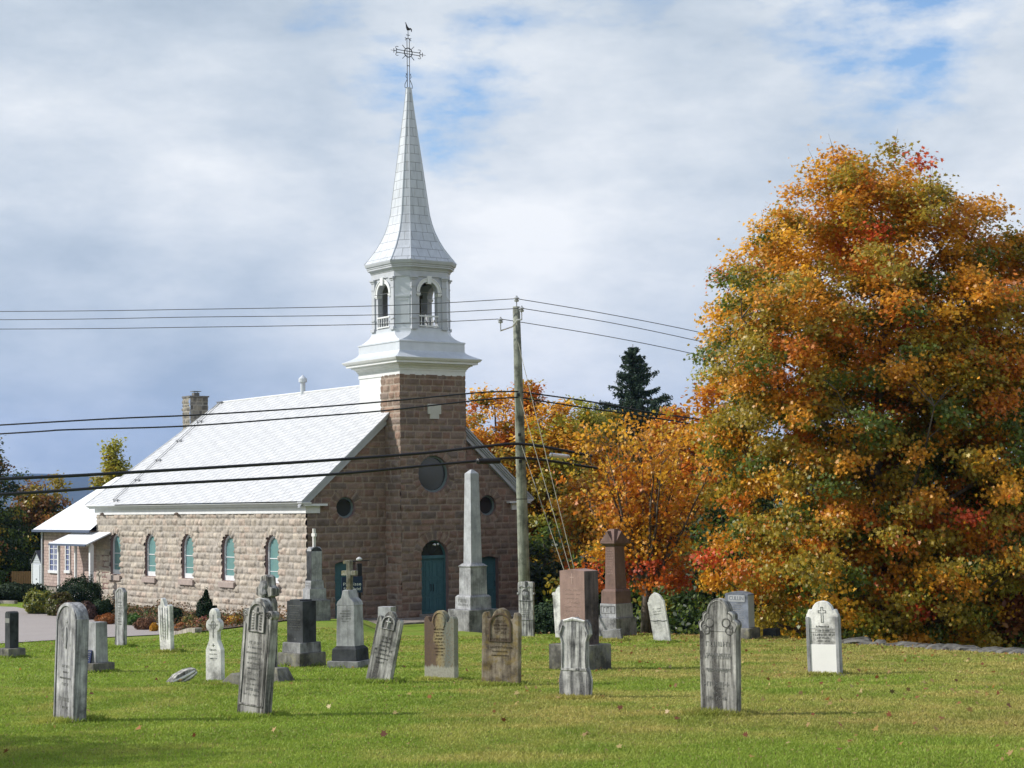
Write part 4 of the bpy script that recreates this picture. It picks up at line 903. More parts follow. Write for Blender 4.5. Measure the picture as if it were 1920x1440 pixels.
# 11 tall die with cross
o,k=stone_root(590,1160,60,0,'tall narrow arch-topped monument with small white cross, near the church corner',d=70)
z0=0
mb=MB(); mb.frus(.47,.46,.47,.46,-.3,.80); mb.build('base',G['granite'],o,bevel=.015)
mb=MB(); mb.frus(.35,.34,.35,.34,.80,1.24); mb.build('plinth',G['granite_light'],o,bevel=.01)
mb=MB(); mb.frus(.28,.27,.28,.27,1.24,1.54); mb.build('cap_block',G['granite_light'],o,bevel=.01)
mb=MB(); mb.prism([(x,z+1.54) for x,z in prof('arch_die',.46,1.30)],-.22,.22); d_=mb.build('die',G['granite_light'],o,bevel=.012)
mb=MB(lambda x,y,z:(-y,x,z)); mb.prism([(x,z+1.545) for x,z in prof('arch_die',.455,1.29)],-.225,.225); mb.build('die_face',G['granite_dark'],o)
mb=MB(); mb.box(-.05,.05,-.05,.05,2.80,3.54); mb.box(-.16,.16,-.045,.045,3.24,3.36); mb.build('cross',simple('white_stone_cross',(.62,.61,.58),.8,0,.1,8,.2),o,bevel=.008)
mb=MB(); lines(mb,-.15,.15,2.65,1.65,14,-.222,51,.4,.003); lines(mb,-.2,.2,1.50,1.30,2,-.28,52,.5,.003); mb.build('inscription',INK['mid'],o)
# 12 obelisk
o,k=stone_root(888,1179,53,0,'tall grey granite obelisk on stepped blocks in front of the church doors',name='obelisk',d=69.5,cat='monument')
mb=MB(); mb.frus(.71,.70,.71,.70,-.3,.86); mb.build('base',G['granite'],o,bevel=.02)
mb=MB(); mb.frus(.50,.49,.50,.49,.86,1.33); mb.frus(.49,.42,.49,.42,1.33,1.40); mb.build('plinth',G['granite_light'],o,bevel=.01)
mb=MB(); mb.frus(.385,.375,.385,.375,1.40,2.44); mb.frus(.375,.41,.375,.41,2.44,2.50); mb.frus(.41,.29,.41,.29,2.50,2.60); mb.build('die',G['granite_light'],o,bevel=.008)
mb=MB(); mb.frus(.255,.195,.255,.195,2.60,6.05); mb.frus(.195,.04,.195,.04,6.05,6.20); mb.build('shaft',weathered('obelisk_shaft_granite',(.50,.52,.54),(.34,.35,.37),.5,None,.4,damp=0,blot=.35),o,bevel=.006)
mb=MB(); lines(mb,-.36,.36,1.28,.96,2,-.503,61,.7,.004); mb.build('inscription',INK['mid'],o)
# 13 niche stone by pole
o,k=stone_root(988,1191,20,0,'narrow grey slab with peaked head and carved niche, in front of the wooden pole',d=60)
s=slab('m',o,'peak',.52,.14,1.83,G['marble_bright'])
mb=MB(); mb.blob((0,-.07,1.38),(.11,.03,.16),.5,2,5); mb.tube([(0,-.075,1.62),(0,-.08,1.83)],.03,6); mb.box(-.24,.24,-.085,-.065,1.18,1.20);mb.box(-.24,.24,-.085,-.065,.55,.57)
for sg in (-1,1): mb.tube([(sg*.05,-.075,1.62),(sg*.14,-.08,1.68),(sg*.22,-.075,1.62)],.018,5); mb.box(sg*.27-.03,sg*.27+.03,-.08,.05,1.40,1.46)
mb.build('relief_carving',G['marble'],o)
mb=MB(); mb.prism([(-.12,1.22),(.12,1.22),(.12,1.5),(.06,1.57),(-.06,1.57),(-.12,1.5)],-.073,-.069); mb.build('niche_back',INK['dark'],o); mb=MB(); lines(mb,-.17,.17,1.12,.64,7,-.0715,71,.4,.003); mb.build('inscription',INK['mid'],o)
# 14 thin white edge-on slab
o,k=stone_root(1057,1199,34,-3.0,'bleached white slab with scrolled shoulder, almost hidden behind the pink granite block',d=55)
s=slab('n',o,'scroll',.55,.10,1.62,G['marble_white'])
# 15 pink granite
o,k=stone_root(1088,1255,42,0,'big pink granite block with carved cross and pale lettering on a dark base')
mb=MB(); mb.box(-.50,.50,-.36,.36,-.2,.50); mb.build('base',G['rough'],o,bevel=.02)
mb=MB(); mb.prism([(-.315,.50),(.315,.50),(.315,1.93),(0,1.965),(-.315,1.93)],-.21,.21); d_=mb.build('die',G['pink'],o,bevel=.006)
mb=MB(); mb.box(.312,.322,-.205,.205,.51,1.925); mb.build('shaded_side',weathered('shaded_granite_side',(.13,.10,.095),(.035,.03,.032),.7,None,.55,damp=0),o)  # dark panel: shade painted onto the right-hand side of the block
mb=MB(); lines(mb,-.22,.22,1.60,.78,10,-.2115,81,.38,.003); mb.box(-.005,.005,-.214,-.211,1.68,1.88); mb.box(-.05,.05,-.214,-.211,1.80,1.81); mb.build('inscription',simple('pale_pink_cut',(.50,.36,.31),.9),o)
# 16 red granite monument
o,k=stone_root(1157,1189,50,-.5,'tall red-brown granite monument with pyramidal cap on grey stepped base',name='monument',d=58.5,cat='monument')
mb=MB(); mb.frus(.46,.45,.46,.45,-.3,.60); mb.build('base',G['granite'],o,bevel=.02)
mb=MB(); mb.frus(.38,.37,.38,.37,.60,1.05); pl=mb.build('plinth',G['granite_light'],o,bevel=.012)
mb=MB(); mb.frus(.345,.335,.345,.335,1.05,1.44); mb.frus(.335,.27,.335,.27,1.44,1.52); mb.build('cap_block',G['red'],o,bevel=.008)
mb=MB(); mb.frus(.245,.215,.245,.215,1.52,2.88); mb.build('shaft',G['red'],o,bevel=.006)
mb=MB(); mb.frus(.22,.33,.22,.33,2.88,2.98); mb.frus(.33,.33,.33,.33,2.98,3.05); mb.frus(.33,.12,.33,.12,3.05,3.44); mb.build('cap',G['red'],o,bevel=.006)
mb=MB()
for X in (lambda x,y,z:(x,y,z),lambda x,y,z:(-y,x,z)):
    m2=MB(X); m2.prism([(-.24,3.05),(.24,3.05),(0,3.38)],-.335,-.1); b0=len(mb.v); mb.v+=[X(*p) for p in m2.v]; mb.f+=[tuple(b0+i for i in f) for f in m2.f]
mb.build('cap_gable',G['red'],o)
mb=MB(); lines(mb,-.17,.17,2.80,1.72,13,-.232,91,.4,.003); mb.build('inscription',simple('pale_red_cut',(.36,.26,.23),.9),o)
mb=MB(); mb.ring([(-.33,.74),(.33,.74),(.33,.98),(-.33,.98)],[(-.32,.75),(.32,.75),(.32,.97),(-.32,.97)],-.385,-.375); lines(mb,-.28,.28,.95,.77,1,-.376,92,.75,.003); mb.build('inscription',INK['dark'],o)
# 17 stub
o,k=stone_root(1150,1200,30,-6,'low broken stump of a grey slab below the red-brown monument',d=52.8)
slab('r',o,'stub',.64,.12,.36,G['granite'],irregular=.01)
# 18 leaning left
o,k=stone_root(1243,1203,24,-8.5,'white cracked slab with pointed top leaning to the left',d=50.8)
s=slab('s',o,'point',.48,.10,1.43,G['marble_white'])
mb=MB(); mb.tube([(-.24,-.05,.66),(-.1,-.052,.63),(.0,-.052,.64),(.12,-.052,.60),(.24,-.05,.61)],.010,4); mb.build('crack',INK['dark'],o); mb=MB(); lines(mb,-.15,.13,1.0,.78,3,-.051,95,.35,.003); mb.build('inscription',INK['mid'],o)
# 19 family stone
o,k=stone_root(1388,1196,38,0,'blue-grey granite family stone lettered at the top, on a rough base',d=53)
mb=MB(); mb.box(-.50,.50,-.32,.32,-.2,.34); mb.build('base',G['rough'],o,bevel=.03)
mb=MB(); mb.prism([(x,z+.34) for x,z in prof('shallow',.78,1.06)],-.17,.17); mb.build('die',G['granite_blue'],o,bevel=.008)
mb=MB(); mb.box(.385,.395,-.165,.165,.35,1.28); mb.box(-.28,.28,-.178,-.17,1.10,1.29); pn=mb.build('name_panel',simple('pale_name_panel',(.34,.35,.37),.8),o)
text('CULLIN',.17,0,-.181,1.195,simple('blue_grey_letter',(.13,.14,.17),.7),o,.48)
mb=MB(); lines(mb,-.26,.26,1.06,.50,9,-.171,99,.32,.003); mb.build('inscription',INK['pale'],o)
# 20 left small pillar
o,k=stone_root(22,1234,45,0,'short dark square-cut stone on a rough base beside the driveway at the left edge')
mb=MB(); mb.box(-.27,.27,-.25,.25,-.2,.26); mb.build('base',G['rough'],o,bevel=.03)
mb=MB(); mb.prism([(-.125,.26),(.125,.26),(.125,1.15),(.06,1.19),(0,1.16),(-.06,1.19),(-.125,1.15)],-.125,.125); mb.build('die',G['granite_dark'],o,bevel=.008)
mb=MB(); mb.box(-.10,.10,-.131,-.125,.90,1.02); mb.build('name_panel',INK['mid'],o)
# 21 light block with plaque
o,k=stone_root(183,1260,47,0,'smooth light grey block with dark side just behind the tall round-shouldered slab')
mb=MB(); mb.box(-.26,.26,-.25,.25,-.2,.20); mb.build('base',G['rough'],o,bevel=.02)
mb=MB(); mb.frus(.17,.155,.145,.13,.20,1.02); mb.build('die',G['granite_light'],o,bevel=.008)
mb=MB(); mb.box(.168,.172,-.12,.12,.24,.9); 
p=at(171,1243,34.6)
q_=empty('memorial_plaque',tuple(o.location+Vector((-.20,-.14,.20))),(R(-12),0,-R(30)),'small navy plaque with rows of white letters leaning on the light grey block','plaque')
mb=MB(); mb.box(-.11,.11,-.012,.012,0,.26); mb.build('panel',simple('navy_plaque_enamel',(.02,.03,.10),.3),q_); mb=MB(); lines(mb,-.07,.09,.24,.03,5,-.013,105,.45,.003); mb.build('inscription',INK['pale'],q_)
# 22
o,k=stone_root(227,1215,48,.4,'slim tall grey slab with clipped corners, standing before the driveway')
poly=[(.25,-.2),(.25,1.62),(.10,1.74),(-.10,1.74),(-.25,1.62),(-.25,-.2)]
slab('w',o,'rect',.5,.10,1.74,G['marble'],.05,poly=poly); mb=MB(); lines(mb,-.14,.14,1.35,.65,9,-.052,111,.4,.003); mb.build('inscription',INK['mid'],o); mb=MB(); mb.blob((0,-.05,1.5),(.06,.02,.08),.4,2,7); mb.build('relief_carving',G['marble'],o)
# 23
o,k=stone_root(314,1224,38,-2.6,'pale slab with broken crumpled top leaning slightly left, before the round dark shrub')
poly=[(.20,-.2),(.235,1.1),(.24,1.24),(.18,1.28),(.10,1.22),(.04,1.26),(-.02,1.42),(-.08,1.46),(-.10,1.38),(-.14,1.28),(-.22,1.24),(-.235,1.0),(-.20,-.2)]
slab('x',o,'rect',.46,.13,1.46,G['marble_white'],0,poly=poly)
mb=MB()
for x,r_ in ((-.17,.03),(-.08,.035),(.03,.03),(.13,.035)): mb.tube([(x,-.06,1.2),(x*.9,-.065,.8),(x*.85,-.06,.35)],[r_,r_*.8,.01],6)
mb.build('draped_folds',G['marble_white'],o,smooth=True); mb=MB(); lines(mb,-.08,.08,.95,.40,7,-.088,121,.4,.003); mb.build('inscription',INK['mid'],o)
# 24 bottle cross
o,k=stone_root(404,1281,28,-.3,'white bottle-shaped slab with rounded cross head and ringed monogram')
s=slab('y',o,'bottle',.34,.11,1.31,G['marble_white'])
mb=MB(); mb.ring([(.052*math.cos(q*math.pi/9),1.02+.075*math.sin(q*math.pi/9)) for q in range(18)],[(.042*math.cos(q*math.pi/9),1.02+.065*math.sin(q*math.pi/9)) for q in range(18)],-.060,-.054); mb.box(-.10,.10,-.060,-.054,1.015,1.03); mb.box(-.008,.008,-.060,-.054,.80,1.20); mb.box(-.03,.03,-.060,-.054,.665,.673); mb.box(-.004,.004,-.06,-.054,.64,.70); lines(mb,-.11,.11,.62,.40,3,-.0555,131,.35,.003); mb.build('inscription',INK['mid'],o)
# 25+27 headed stone with low base, behind the scroll slab
o,k=stone_root(500,1277,38,1,'rough cross-headed grey stone on a wide base behind the scroll-shouldered slab')
mb=MB(); mb.frus(.58,.40,.24,.14,-.1,.26); mb.build('base',G['rough'],o,bevel=.02)
mb=MB(); mb.prism([(.18,.24),(.16,1.40),(.10,1.50),(.20,1.52),(.21,1.66),(.12,1.70),(.10,1.86),(.02,1.90),(-.10,1.86),(-.11,1.72),(-.20,1.66),(-.20,1.53),(-.09,1.49),(-.16,1.40),(-.18,.24)],-.10,.10); mb.build('slab',G['marble_dark'],o,bevel=.02)
mb=MB(); mb.blob((0,-.10,1.64),(.10,.05,.14),.5,2,9); mb.build('relief_carving',G['marble'],o)
# 26 fallen fragment
p=hit(340,1279); o=empty('stone_fragment',tuple(p),(0,0,R(28)),'broken white marble fragment lying tilted in the grass','stone fragment')
mb=MB(); mb.prism([(-.28,-.02),(-.05,-.04),(.17,.06),(.27,.16),(.22,.25),(.06,.22),(-.12,.14)],-.14,.14); mb.build('slab',G['marble_dark'],o,bevel=.02)
mb=MB(); mb.tube([(-.2,-.145,.03),(0,-.15,.10),(.2,-.145,.2)],[.02,.03,.02],5); mb.tube([(-.05,-.145,.0),(.12,-.15,.09),(.24,-.145,.17)],[.015,.02,.02],5); mb.build('relief_carving',G['marble_white'],o)
# 28 plain block behind leaning slab
o,k=stone_root(726,1186,28,0,'plain light grey block with flat top behind the right-leaning slab',d=62)
mb=MB(); mb.frus(.27,.26,.18,.17,-.3,1.02); mb.build('die',G['granite_light'],o,bevel=.01)
# extra dark small block right of family stone
o,k=stone_root(1447,1196,30,0,'small dark low block in the shade right of the family stone',d=53)
mb=MB(); mb.frus(.22,.20,.2,.18,-.2,.30); mb.build('die',G['granite_dark'],o,bevel=.02)
# low dark foot block by the left of pedestal
o,k=stone_root(432,1284,38,0,'low dark wedge-shaped footstone next to the white bottle-shaped slab')
mb=MB(); mb.prism([(-.10,-.1),(.42,-.1),(.38,.20),(.18,.22),(-.08,.05)],-.16,.16); mb.build('die',G['rough'],o,bevel=.02)
# ------------------------------------------------------------------ pole, wires
pb=at(986,1190,63.); pb.z=gz(pb.x,pb.y); pt_=at(968,575,63.)
pole=empty('utility_pole',tuple(pb),(0,0,0),'tall greenish wooden utility pole with insulators and guy wires','utility pole')
v=pt_-pb
mb=MB(); mb.tube([(v*q-Vector((0,0,.5 if q==0 else 0))) for q in (0,.25,.5,.75,1)],[.215,.20,.18,.155,.125],14); mb.build('pole_shaft',M['wood_pole'],pole,smooth=True)
def ins(p,name='insulator'):
    mb=MB(lambda x,y,z:(x+p.x,y+p.y,z+p.z)); mb.lathe([(.02,-.34),(.02,-.05),(.07,-.05),(.09,0),(.05,.03),(.10,.05),(.10,.08),(.04,.12),(.03,.16),(.0,.17)],10); return mb.build(name,M['porcelain'],pole,smooth=False)
P=lambda x,y,d=63.: at(x,y,d)-pb
i1=P(968.5,563); i2=P(978,582,62.7); i3=P(938.5,603,62.7); 
for q in (i1,i2,i3): ins(q)
mb=MB(); mb.tube([P(961,612,62.85),P(970,600,62.75),i2+Vector((0,0,-.32))],.03,6); mb.tube([P(962,612,62.85),i3+Vector((0,0,-.32))],.025,6); mb.tube([P(968,590,62.9),i1+Vector((0,0,-.3))],.02,6); mb.build('bracket',M['alu'],pole)
for yy in (740,815,865): 
    mb=MB(); c=P(972+(yy-740)*.03,yy,62.8); mb.box(c.x-.05,c.x+.05,c.y-.06,c.y+.1,c.z-.05,c.z+.05); mb.build('cable_clamp',M['iron'],pole)
mb=MB()
c=v*.41; mb.lathe([(.192,c.z-.015),(.192,c.z+.015)],14,(c.x,c.y)); mb.build('band',M['iron'],pole)
def smooth_pts(K,n=10):
    out=[]
    for i in range(len(K)-1):
        p0=K[max(i-1,0)];p1=K[i];p2=K[i+1];p3=K[min(i+2,len(K)-1)]
        for j in range(n):
            t_=j/n; out.append(.5*((2*p1)+(p2-p0)*t_+(2*p0-5*p1+4*p2-p3)*t_**2+(3*p1-p0-3*p2+p3)*t_**3))
    out.append(K[-1]); return out
def wire(name,label,pts,r,mat,cat='cable',group=None,n=10):
    K=[at(*p) for p in pts]; S=smooth_pts(K,n); b=S[0]; mb=MB(); mb.tube([p-b for p in S],r,6); o=mb.build(name,mat,None,tuple(b),smooth=True); return tag(o,label,cat,group)
g_='power and telephone lines strung past the church'
wire('power_line','topmost thin wire running left from the pole top across the belfry',[(-900,587,74),(0,584,68),(360,580,66),(720,573,64.4),(968.5,560,63)],.013,M['wire'],'wire',g_)
wire('power_line','second thin wire running left from the pole across the belfry',[(-900,601,74),(0,599.5,68),(360,594.5,66),(720,590,64.4),(978,578,62.7)],.013,M['wire'],'wire',g_)
wire('power_line','third thin wire running left from the left pole bracket across the belfry foot',[(-900,617,74),(0,617,68),(360,613.5,66),(720,607.5,64.4),(938.5,598,62.7)],.013,M['wire'],'wire',g_)
wire('power_line','topmost thin wire running right from the pole top into the big maple',[(968.5,560,63),(1140,589,65),(1325,626,67),(1600,690,71)],.013,M['wire'],'wire',g_)
wire('power_line','second thin wire running right from the pole into the big maple',[(978,578,62.7),(1150,606,65),(1340,646,67),(1600,705,71)],.013,M['wire'],'wire',g_)
wire('power_line','third thin wire running right from the left pole bracket into the big maple',[(938.5,598,62.7),(1140,631,65),(1325,669,67),(1600,735,71)],.013,M['wire'],'wire',g_)
wire('telephone_cable','upper black cable crossing the church roof ridge left of the pole',[(-900,850,62),(0,797,60),(120,790,60),(230,784,60.3),(370,778,60.8),(560,766,61.4),(720,753,62),(900,736,62.8),(970,734,62.85)],.026,M['cable'],'cable',g_)
wire('telephone_cable','lower black cable crossing the upper church roof left of the pole',[(-900,866,62),(0,813.5,60),(120,806,60),(345,799,60.8),(560,783,61.4),(720,770,62),(900,750,62.8),(970,745,62.85)],.026,M['cable'],'cable',g_)
wire('telephone_cable','upper black cable crossing the orange trees right of the pole',[(970,734,62.85),(1100,752,64),(1230,775,65.5),(1345,792,67),(1600,842,70)],.026,M['cable'],'cable',g_)
wire('telephone_cable','lower black cable crossing the orange trees right of the pole',[(970,745,62.85),(1100,765,64),(1230,784,65.5),(1345,804,67),(1600,856,70)],.026,M['cable'],'cable',g_)
wire('telephone_cable','thick black cable passing the round tower window',[(-900,935,50),(0,898,52),(240,886,54),(600,864,57.5),(800,849,60),(900,838,61.6),(985,833,62.8),(1110,855,64)],.050,M['cable'],'cable',g_)
wire('telephone_cable','thick black cable under the others, carrying the splice case by the gable',[(-900,975,50),(0,927,52),(240,911,54),(600,891,57.5),(800,873,60),(900,864,61.6),(985,859,62.8),(1120,878,64)],.046,M['cable'],'cable',g_)
def case(name,label,a,b,r,mat,cat):
    p0,p1=at(*a),at(*b); o=empty(name,tuple(p0),(0,0,0),label,cat); d=p1-p0
    mb=MB(); mb.tube([d*0,d*.03,d*.05,d*.95,d*.97,d],[.04,.05,r,r,.05,.04],10); mb.build('housing',mat,o,smooth=False); mb=MB(); mb.tube([d*.1,d*.12],r*1.06,10); mb.build('clamp',M['iron'],o); mb=MB(); mb.tube([d*.88,d*.9],r*1.06,10); mb.build('clamp',M['iron'],o)
case('splice_case','black splice case on the thick cable in front of the right gable',(893,865,61.3),(938,864,61.9),.10,M['cable'],'splice case')
case('splice_case','silver splice sleeve hanging between the cables right of the pole',(1030,853,63.1),(1068,857,63.3),.085,M['alu'],'splice case')
wire('cable_loop','black double cable stub hanging under the silver sleeve',[(1068,862,63.3),(1105,868,63.7),(1106,855,63.8)],.016,M['cable'],'cable')
anc=hit(1112,1196); 
for lab,x,y,gx in (('left-hand guy wire from the lower pole to the ground behind the pink block',976,830,1100),('middle guy wire from pole mid-height to the ground behind the pink block',974,742,1105),('right-hand guy wire from the upper pole to the ground behind the pink block',970,637,1108)):
    a=at(x,y,62.9); b=at(gx,1196,58.5); b.z=gz(b.x,b.y); mb=MB(); mb.tube([a-b,(a-b)*.0],.011,5); o=mb.build('guy_wire',M['guy'],None,tuple(b)); tag(o,lab,'guy wire','guy wires staying the utility pole')
# ------------------------------------------------------------------ lamp post and notice at left door
p=cw(3.55,-3.2,0); d0=at(674,1100,77.5); d0.z=gz(d0.x,d0.y); zt=at(674,1052,77.5).z-d0.z
lp=empty('sign_post',tuple(d0),(0,0,R(20)),'black post with a crossbar and white lamp before the left church door','sign post')
mb=MB(); mb.box(-.05,.05,-.05,.05,-.2,zt-.1); mb.box(-.10,.10,-.08,.08,zt-.85,zt-.1); mb.build('post',M['iron'],lp,bevel=.01)
mb=MB(); mb.tube([(-.75,0,zt-.02),(.45,0,zt+.02)],.022,6); mb.build('crossbar',M['iron'],lp)
mb=MB(); mb.lathe([(.03,zt),(.13,zt+.04),(.14,zt+.10),(.05,zt+.17),(0,zt+.18)],10); mb.build('lamp',simple('lamp_dome',(.5,.5,.5),.3),lp)
za=at(650,1096,77.2)-d0
mb=MB(lambda x,y,z:(x+za.x+.1,y+za.y-.05,z+za.z)); mb.box(-.46,.46,-.02,.02,-.34,.34); sg=mb.build('notice_board',simple('navy_notice',(.01,.025,.06),.5),lp)
text('Paroisse',.19,za.x+.1,za.y-.072,za.z+.02,INK['white'],lp,.78,'lettering'); text('St-Gabriel',.19,za.x+.1,za.y-.072,za.z-.18,INK['white'],lp,.74,'lettering')
d0=at(1101,1100,66); d0.z=gz(d0.x,d0.y); zt=at(1101,1040,66).z-d0.z
lp=empty('lamp_post',tuple(d0),(0,0,0),'dark lantern post standing behind the pink granite block','lamp post')
mb=MB(); mb.tube([(0,0,-.2),(0,0,zt-.5)],.05,8); mb.build('post',M['iron'],lp); mb=MB(); mb.lathe([(.10,zt-.5),(.16,zt-.1),(.27,zt-.1),(.10,zt+.05),(.02,zt+.12)],6); mb.build('lantern',M['iron'],lp)
# hand rail of the steps
a=cw(W+.3,-6.2,-6.0+.9); b=cw(W+.3,-4.4,-5.1+.9)
hr=empty('handrail',tuple(cw(W+.3,-6.2,-6.05)),(0,0,TH),'black iron handrail beside the right-hand steps','handrail')
mb=MB(); mb.tube([(0,-.3,1.0),(0,.1,.95),(0,1.9,1.85),(0,4.0,1.85)],.022,6)
for y_,z_ in ((0,.95),(1.9,1.85),(4.0,1.85)): mb.tube([(0,y_,z_-1.0),(0,y_,z_)],.02,6)
mb.build('rail',M['iron'],hr)
# ------------------------------------------------------------------ low dry stone wall at the right edge of the lawn
r=random.Random(5); pts=[hit(1700,1212),hit(1800,1216),hit(1920,1223),hit(2200,1240)]
mb=MB(); a0=pts[0]
pts=[Vector((9.1,48.6,0)),Vector((9.8,46.6,0)),Vector((10.6,42.6,0)),Vector((11.4,39.2,0)),Vector((13.2,31.,0)),Vector((15.,23.,0))]
st=0
for a,b in zip(pts[:-1],pts[1:]):
    n=int((b-a).length/.42)
    for i in range(n):
        q=a.lerp(b,i/n); 
        for row in range(1):
            x=q.x+r.uniform(-.1,.1)+row*.35; y_=q.y+r.uniform(-.1,.1)+.2*row
            mb.blob((x-pts[0].x,y_-pts[0].y,gz(x,y_)+r.uniform(-.09,.03)),(r.uniform(.25,.45),r.uniform(.22,.36),r.uniform(.09,.17)),.45,2,st); st+=1
o=mb.build('stone_wall',weathered('field_stone',(.16,.155,.14),(.045,.042,.035),.3,None,.5,damp=0),None,(pts[0].x,pts[0].y,0)); tag(o,'low tumbled grey field-stone wall along the right edge of the lawn','stone wall')
# ------------------------------------------------------------------ vegetation
LEAF_MAPLE=np.array([(0,-.5),(.16,-.22),(.48,-.30),(.30,0),(.46,.22),(.16,.20),(0,.55),(-.16,.20),(-.46,.22),(-.30,0),(-.48,-.30),(-.16,-.22)])*1.0
LEAF_OVAL=np.array([(0,-.5),(.28,-.1),(.2,.3),(0,.5),(-.2,.3),(-.28,-.1)])
LEAF_KITE=np.array([(0,-.5),(.3,0),(0,.5),(-.3,0)])
NEEDLE=np.array([(0,-.5),(.16,-.1),(0,.5),(-.16,-.1)])
M['leaf']=attrmat('autumn_leaves',.45,.5,0,trans=.45)
M['leaf_dull']=attrmat('dull_foliage',.75,.2,0,trans=.12)
M['bark']=weathered('maple_bark',(.17,.14,.115),(.06,.05,.042),.8,None,.5,1,0)
M['bark_pale']=weathered('greenish_grey_bark',(.20,.18,.13),(.09,.08,.06),.7,None,.5,1,0)
def leafmesh(name,P,size,tmpl,col,r,upb=.5,nrm=None,jit=.18):
    """P Nx3 positions, size N, col Nx3"""
    n=len(P); a=r.normal(size=(n,3)); 
    if nrm is not None: a=a*.7+nrm
    a[:,2]+=upb; a/=np.linalg.norm(a,axis=1)[:,None]
    b=r.normal(size=(n,3)); b-=a*(a*b).sum(1)[:,None]; b/=np.linalg.norm(b,axis=1)[:,None]; c=np.cross(a,b)
    k=len(tmpl); fold=np.abs(tmpl[:,0])*.35
    V=P[:,None,:]+size[:,None,None]*(tmpl[None,:,0,None]*b[:,None,:]+tmpl[None,:,1,None]*c[:,None,:]+fold[None,:,None]*a[:,None,:])
    F=np.arange(n*k).reshape(n,k); cc=np.clip(col*(1+r.normal(size=(n,1))*jit),.003,1)
    return npmesh(name,V.reshape(-1,3),F,np.repeat(cc,k,axis=0))
def pick(r,pal,n):
    cols=np.array([c for c,_ in pal]);w=np.array([x for _,x in pal],float);w/=w.sum(); return cols[r.choice(len(pal),n,p=w)]
O1=(.66,.31,.028);O2=(.58,.19,.022);O3=(.76,.42,.035);RD=(.60,.10,.03);OL=(.36,.27,.03);GN=(.12,.17,.025);DG=(.03,.055,.014);YE=(.55,.38,.04);YG=(.36,.34,.04);BR=(.30,.13,.035)
def maple(name,label,base,Ht,prof_,palf,seed,nclus,nleaf,lsize,trunk_r,tmpl=LEAF_MAPLE,group=None,lean=0,limbs=16,gap=.36,sig=.42,mat='leaf',bark='bark',cat='tree',crown_bare=0,bias=.45,inner=.0,off=(0,0),boughs=0):
    r=np.random.default_rng(seed); root=empty(name,tuple(base),(0,0,0),label,cat,group)
    ts=np.array([p[0] for p in prof_]);rs=np.array([p[1] for p in prof_]); so_=np.argsort(ts);ts=ts[so_];rs=rs[so_]
    def env(t,a): 
        q=np.stack([np.cos(a)*1.6+seed,np.sin(a)*1.6+t*0,t*5.0+seed*.7],-1)
        return np.interp(t,ts,rs)*(.74+.48*vnoise(q))
    # cluster centres
    T_=r.uniform(ts[0],ts[-1],nclus*6); w_=np.interp(T_,ts,rs)**1.6; keep=r.random(len(T_))<w_/w_.max(); T_=T_[keep]; A_=r.uniform(0,2*math.pi,len(T_))
    Rr=env(T_,A_)*r.random(len(T_))**bias; X=Rr*np.cos(A_)+off[0]*T_;Y=Rr*np.sin(A_)+off[1]*T_;Z=T_*Ht
    q=np.stack([X*.42+seed,Y*.42,Z*.55],-1); g=vnoise(q); m=g>gap
    X,Y,Z=X[m][:nclus],Y[m][:nclus],Z[m][:nclus]; Cc=np.stack([X,Y,Z],-1); nc=len(Cc); edge=np.hypot(X,Y)/np.maximum(.3,np.interp(Z/Ht,ts,rs))
    if boughs:
        boughs=min(boughs,nc//2); bi=r.permutation(nc)[:boughs]; bc=Cc[bi].copy(); kb=r.integers(0,boughs,nc); u_=bc[kb]*np.array([.95,.95,1]); Cc=u_+r.normal(size=(nc,3))*np.array([.72,.72,.42]); Cc[:,2]-=.10*np.hypot(Cc[:,0]-u_[:,0],Cc[:,1]-u_[:,1])
        fill=r.random(nc)<.42; Cc[fill]=np.stack([X,Y,Z],-1)[fill]*np.array([.92,.92,1]); Z=Cc[:,2]; edge=np.ones(nc)
    Cc[:,2]=np.clip(Cc[:,2],.0,Ht*.985); rl=np.interp(Cc[:,2]/Ht,ts,rs)*1.06+.12; rh=np.hypot(Cc[:,0]-off[0]*Cc[:,2]/Ht,Cc[:,1])+1e-6; kf=np.minimum(1,rl/rh); Cc[:,0]*=kf; Cc[:,1]*=kf
    # woody parts
    mb=MB(); tk=[Vector((0,0,-.4)),Vector((.04*Ht*.1,0,Ht*.18)),Vector((-.05,.1,Ht*.42)),Vector((.1+off[0]*.6,0,Ht*.68)),Vector((off[0]*.9,off[1]*.9,Ht*.93))]
    mb.tube(smooth_pts(tk,4),list(np.interp(np.linspace(0,1,17),[0,.06,.3,.7,1],[trunk_r*1.35,trunk_r,trunk_r*.8,trunk_r*.4,.02])),9)
    ends=[];z_lo=ts[0]+.04
    for i in range(limbs):
        t0=z_lo*.9+(.72-z_lo*.9)*(i+.3)/limbs; a=i*2.399+seed; t1=min(.97,t0+r.uniform(.12,.28)); rad=float(env(np.array([t1]),np.array([a]))[0])*.88
        p0=Vector((off[0]*t0*.8,off[1]*t0*.8,t0*Ht)); p2=Vector((rad*math.cos(a)+off[0]*t1,rad*math.sin(a)+off[1]*t1,t1*Ht)); p1=p0.lerp(p2,.5)+Vector((0,0,-.05*Ht*r.random())); rr_=max(.035,trunk_r*.5*(1-t0))
        pts=[p0*(1-s)**2+p1*2*s*(1-s)+p2*s*s for s in np.linspace(0,1,8)]
        pts=[p+Vector((r.normal()*.06,r.normal()*.06,r.normal()*.05)) if 0<k<7 else p for k,p in enumerate(pts)]
        mb.tube(pts,list(np.linspace(rr_,.016,8)),6); ends+=[(p,rr_*(1-k/8)) for k,p in enumerate(pts) if k>=2]
    EP=np.array([tuple(e[0]) for e in ends])
